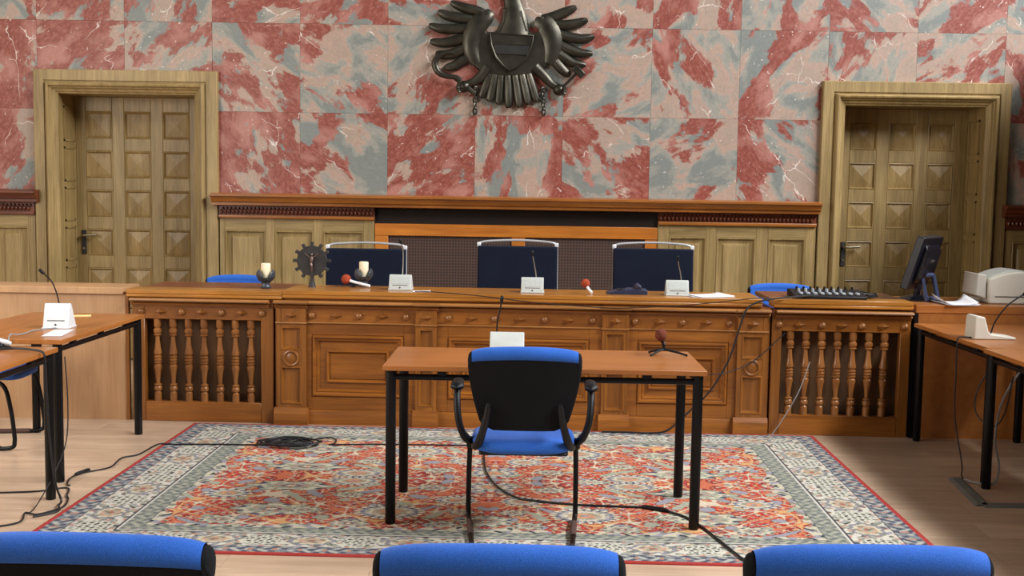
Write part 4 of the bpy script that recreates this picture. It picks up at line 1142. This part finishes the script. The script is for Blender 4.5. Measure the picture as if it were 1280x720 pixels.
# mixing console with its tangle
t = thing('mixing_console', 'black audio mixing console with grey knobs on the bench top', 'mixer', bl(1.98, .16, .869), AB)
MB().prism([(-.10, 0), (.14, 0), (.14, .045), (.09, .05), (-.10, .018)], -.23, .23, 'X').build('case', 'black_plastic', t, bevel=.004)
for k in range(9):
    x = -.18 + k * .045
    f_ = MB().box(x - .010, x + .010, -.07, -.02, .026, .040).build('fader_cap', 'grey_knob', t, bevel=.003)
    if k < 7: MB().lathe([(.010, .03), (.009, .058), (0, .059)], (x, .02, 0), 10).build('knob', 'grey_knob', t)
    MB().lathe([(.008, .04), (.0075, .066), (0, .067)], (x, .085, 0), 10).build('plug', 'black_plastic', t)
def cable(label, pts, r=.0042, mat='cable', n=8, cat='cable', plug=None, name='cable'):
    o = MB().tube(smooth_path(pts, n), r, 7).build(name, mat)
    tag(o, label, cat)
    if plug:
        a, b_ = Vector(plug[0]), Vector(plug[1])
        MB().tube([a, a.lerp(b_, .15), a.lerp(b_, .85), b_], [r * 1.2, r * 2.2, r * 2.2, r * 1.2], 10).build('connector', 'black_plastic', o)
    return o
tang = []
random.seed(21)
for k in range(26):
    a = k * 1.9
    p = bl(2.22 + .10 * math.cos(a) * (.5 + .5 * random.random()) - .0, .22 + .08 * math.sin(a), .876 + .035 * random.random() ** 2 + .004)
    tang.append(p)
cable('tangle of black cable heaped beside the mixing console and monitor', tang, .005)

# ================================================================== MONITOR, PRINTER
t = thing('monitor', 'dark flat monitor seen from behind, tilted back at the bench end', 'monitor', (2.655, 7.30, .8525), 0)
R_ = Matrix.Translation((-.02, 0, .255)) @ Matrix.Rotation(math.radians(52), 4, 'Z') @ Matrix.Rotation(math.radians(17), 4, 'X')
MB().box(-.19, .19, -.030, .022, -.175, .175, R_).build('bezel', 'monitor', t, bevel=.006)
MB().box(-.175, .175, .0215, .0235, -.155, .16, R_).build('screen', 'screen', t, smooth=False)
MB().prism([(-.029, -.14), (-.029, .13), (-.062, .09), (-.068, -.08)], -.13, .13, 'X', R_).build('rear_housing', 'monitor', t, bevel=.008)
MB().box(-.03, .03, -.069, -.060, .02, .035, R_).build('badge_plate', 'steel', t)
st = MB()
a_, b_ = Vector((.02, -.10, .02)), Vector((-.02, -.055, .165))
fr = Matrix.Translation((.045, -.045, 0)) @ Matrix.Rotation(math.radians(25), 4, 'Z')
for (p, q) in (((-.05, .0, .005), (-.075, .03, .175)), ((.05, .0, .005), (.025, .03, .175))):
    st.tube([p, q], .015, 8, xf=fr)
st.tube([(-.075, .03, .170), (.025, .03, .170)], .015, 8, xf=fr); st.tube([(-.05, 0, .012), (.05, 0, .012)], .022, 8, xf=fr)
st.build('stand', 'monitor_stand', t)
MB().lathe([(.115, 0), (.115, .008), (.10, .018), (.03, .035), (0, .037)], (-.03, .04, 0), 24).build('base', 'monitor', t)
MB().tube([(-.03, .04, .03), (-.02, .02, .12)], .022, 12).build('neck', 'monitor', t)

t = thing('printer', 'beige desktop printer with a curved lid standing at the far desk end', 'printer', (3.21, 7.30, .852), 0)
t.scale = (1, 1, .9)
arc = [(-.19, 0), (-.19, .175)] + [(-.19 + .38 * k / 10, .175 + .055 * math.sin(PI * k / 10)) for k in range(1, 10)] + [(.19, .175), (.19, 0)]
MB().prism(arc, -.15, .16, 'Y').build('body', 'printer', t, bevel=.01)
MB().prism([(-.18 + .36 * k / 10, .18 + .062 * math.sin(PI * k / 10)) for k in range(11)] + [(.18 - .36 * k / 10, .168 + .055 * math.sin(PI * k / 10) * (1) ) for k in range(1, 10)][:9], -.10, .13, 'Y').build('lid', 'unit', t, bevel=.003)
MB().prism([(-.265, .06), (-.255, .215), (-.20, .205), (-.195, .03)], -.13, .10, 'Y').build('paper_tray', 'printer_dim', t, bevel=.008)
MB().box(-.15, .15, -.153, -.149, .05, .056).build('seam', 'slot', t)

# ================================================================== WITNESS TABLE MICROPHONE
t = thing('tripod_microphone', 'brown foam ball microphone on a small black tripod on the witness table', 'microphone', (.715, 5.40, .74), 0)
MB().ball((-.012, 0, .10), (.029, .029, .031), 20, 14).build('foam_head', 'foam_brown', t)
MB().tube([(-.006, 0, .072), (.002, 0, .055), (.003, 0, .03)], [.010, .008, .009], 10).build('stem', 'black_plastic', t)
MB().box(.002, .012, -.014, -.002, .055, .068).build('clip', 'steel', t)
for tip in ((-.065, -.045, .005), (.115, -.03, .005), (-.06, .07, .005)):
    MB().tube([(.003, 0, .032), (tip[0] * .55, tip[1] * .55, .019), tip], [.007, .006, .005], 8).build('leg', 'black_plastic', t)
# hand microphone on the cut-off side desk
t = thing('desk_microphone', 'pale barrelled microphone lying on the side desk at the frame edge', 'microphone', (-2.41, 5.28, .74), 0)
MB().tube([(.0, .0, .022), (-.02, -.002, .028), (-.14, -.01, .062)], [.010, .013, .013], 12).build('barrel', 'silver', t)
MB().lathe([(.05, 0), (.05, .006), (.02, .014), (.012, .03)], (-.05, -.005, 0), 18).build('foot', 'black_plastic', t)

# ================================================================== CABLES
zr = .0152
cable('thin black cable crossing the rug from the side desk to the coiled lead', [(-2.25, 5.55, .005), (-2.269, 5.56, .005), (-2.303, 5.686, .005), (-2.281, 5.796, .005), (-2.185, 5.923, .005), (-2.195, 6.132, .005), (-2.129, 6.222, .006), (-2.09, 6.44, .014), (-1.99, 6.444, zr), (-1.741, 6.462, zr), (-1.463, 6.462, zr)], .0045, plug=((-2.30, 5.74, .011), (-2.265, 5.85, .011)))
coil = []
random.seed(4)
for k in range(110):
    a = k * .62
    rr = .085 + .04 * math.sin(k * .37) + .02 * random.random()
    coil.append((-1.33 + rr * 1.25 * math.cos(a) + .03 * math.sin(k * .21), 6.49 + rr * .75 * math.sin(a) * (1 if k % 9 else 1.2), .016 + .016 * random.random() + .012 * (k / 110)))
coil += [(-1.20, 6.62, .02), (-1.12, 6.68, .018), (-1.07, 6.60, .016), (-1.08, 6.50, .016)]
cable('coiled black lead heaped on the rug near the bench', coil, .0045, n=4, cat='cable')
cable('black cable running along the rug toward the table from the coiled lead', [(-1.10, 6.50, zr), (-.95, 6.52, zr), (-.776, 6.534, zr), (-.396, 6.541, zr), (0, 6.55, zr), (.4, 6.62, zr)], .004)
cable('black cable looping from under the lone armchair across the rug to the front row', [(-.174, 6.30, zr), (-.165, 6.1, zr), (-.147, 5.90, zr), (-.09, 5.639, zr), (.007, 5.432, zr), (.101, 5.374, zr), (.283, 5.319, zr), (.464, 5.300, zr), (.664, 5.285, zr), (.73, 5.234, zr), (.806, 5.14, zr), (.855, 5.004, zr), (.905, 4.784, zr), (.955, 4.55, zr), (.985, 4.46, .007), (1.03, 4.25, .005), (1.1, 3.9, .005)], .0055, plug=((.62, 5.292, .018), (.74, 5.225, .018)))
cable('loose black cables knotted on the floor by the cut-off side desk', [(-2.70, 4.70, .005), (-2.35, 4.82, .005), (-2.228, 4.913, .005), (-2.262, 5.06, .005), (-2.19, 5.03, .008), (-2.13, 5.16, .006), (-2.16, 5.30, .005), (-2.19, 5.36, .006), (-2.246, 5.50, .005), (-2.36, 5.43, .005), (-2.533, 5.392, .005), (-2.8, 5.36, .005)], .0045)
cable('grey black cable hanging from the cut-off side desk edge to the floor', [(-2.50, 5.16, .745), (-2.36, 5.20, .752), (-2.25, 5.16, .752), (-2.195, 5.13, .745), (-2.185, 5.13, .70), (-2.185, 5.14, .55), (-2.185, 5.16, .35), (-2.18, 5.20, .12), (-2.165, 5.23, .02), (-2.148, 5.16, .014), (-2.12, 5.08, .010), (-2.2, 5.0, .006)], .0055, 'cable')
cable('thin pale cable from the white unit over the side desk corner', [(-2.50, 6.02, .746), (-2.57, 5.92, .746), (-2.56, 5.78, .748), (-2.55, 5.66, .755), (-2.555, 5.60, .765), (-2.56, 5.585, .745), (-2.56, 5.578, .69)], .0036, 'cable_grey')
cable('thin black wire hanging under the side desk beside its leg', [(-2.22, 5.44, .68), (-2.205, 5.43, .45), (-2.215, 5.42, .25), (-2.24, 5.30, .10), (-2.25, 5.15, .012), (-2.24, 5.05, .008)], .003)
cable('black cable drooping from the bench top to the rug at the bench front', [(1.95, 7.16, .892), (1.78, 7.06, .888), (1.665, 7.0, .883), (1.56, 6.975, .872), (1.474, 6.965, .843), (1.429, 6.955, .802), (1.404, 6.95, .731), (1.381, 6.945, .655), (1.332, 6.943, .496), (1.26, 6.945, .356), (1.199, 6.947, .267), (1.127, 6.949, .194), (1.03, 6.955, .095), (.95, 6.96, .03), (.85, 6.965, .016), (.70, 6.98, .0155), (.55, 6.985, .0155)], .006)
cable('thin black wire strung between the balustrade and the witness table', [(1.70, 7.03, .66), (1.55, 6.98, .53), (1.435, 6.94, .459), (1.267, 6.85, .42), (1.10, 6.70, .44)], .003)
cable('pale thin wire slanting down the balustrade to the floor', [(1.86, 7.02, .48), (1.80, 7.0, .313), (1.728, 6.99, .173), (1.633, 6.99, .02), (1.60, 6.97, .0155)], .003, 'cable_grey')
cable('thin black wire sagging along the front edge of the bench top', [(-.65, 7.10, .878), (-.539, 7.065, .880), (-.234, 7.035, .862), (.05, 7.025, .832), (.273, 7.02, .816), (.626, 7.008, .802), (1.027, 6.995, .825), (1.277, 6.988, .853), (1.50, 6.985, .880), (1.62, 7.03, .876)], .003)
cable('black cable hanging from the far side desk edge to the floor cover', [(2.62, 6.24, .746), (2.52, 6.25, .747), (2.475, 6.23, .745), (2.465, 6.22, .70), (2.46, 6.2, .55), (2.465, 6.2, .307), (2.485, 6.12, .06), (2.45, 6.03, .018), (2.43, 5.96, .014)], .004)
cable('grey cable running down the shaded desk leg beside the floor cover', [(2.72, 5.80, .70), (2.63, 5.80, .62), (2.56, 5.83, .45), (2.545, 5.85, .25), (2.56, 5.82, .12), (2.53, 5.80, .03), (2.46, 5.86, .016), (2.43, 5.94, .014)], .006, 'cable_grey')
cable('black cable looped around the shaded desk leg', [(2.55, 5.92, .66), (2.48, 5.95, .50), (2.47, 5.93, .38), (2.53, 5.86, .32), (2.575, 5.82, .40), (2.60, 5.80, .60)], .004)
# cover strips on the floor
t = thing('cable_cover', 'grey rubber cable cover bent across the shaded floor', 'cable cover', (0, 0, 0))
for (p, q) in (((2.405, 6.0), (2.335, 5.46)), ((2.335, 5.47), (3.1, 5.49))):
    a_, b_ = Vector((p[0], p[1], 0)), Vector((q[0], q[1], 0)); d = (b_ - a_).normalized(); nrm = Vector((-d.y, d.x, 0))
    sec = [(-.04, 0), (-.022, .010), (.022, .010), (.04, 0)]
    vs = [tuple(pt + nrm * s_[0] + Vector((0, 0, s_[1]))) for pt in (a_, b_) for s_ in sec]
    MB().add(vs, [(0, 1, 5, 4), (1, 2, 6, 5), (2, 3, 7, 6), (3, 0, 4, 7), (0, 3, 2, 1), (4, 5, 6, 7)]).build('strip', 'cover', t, smooth=False)
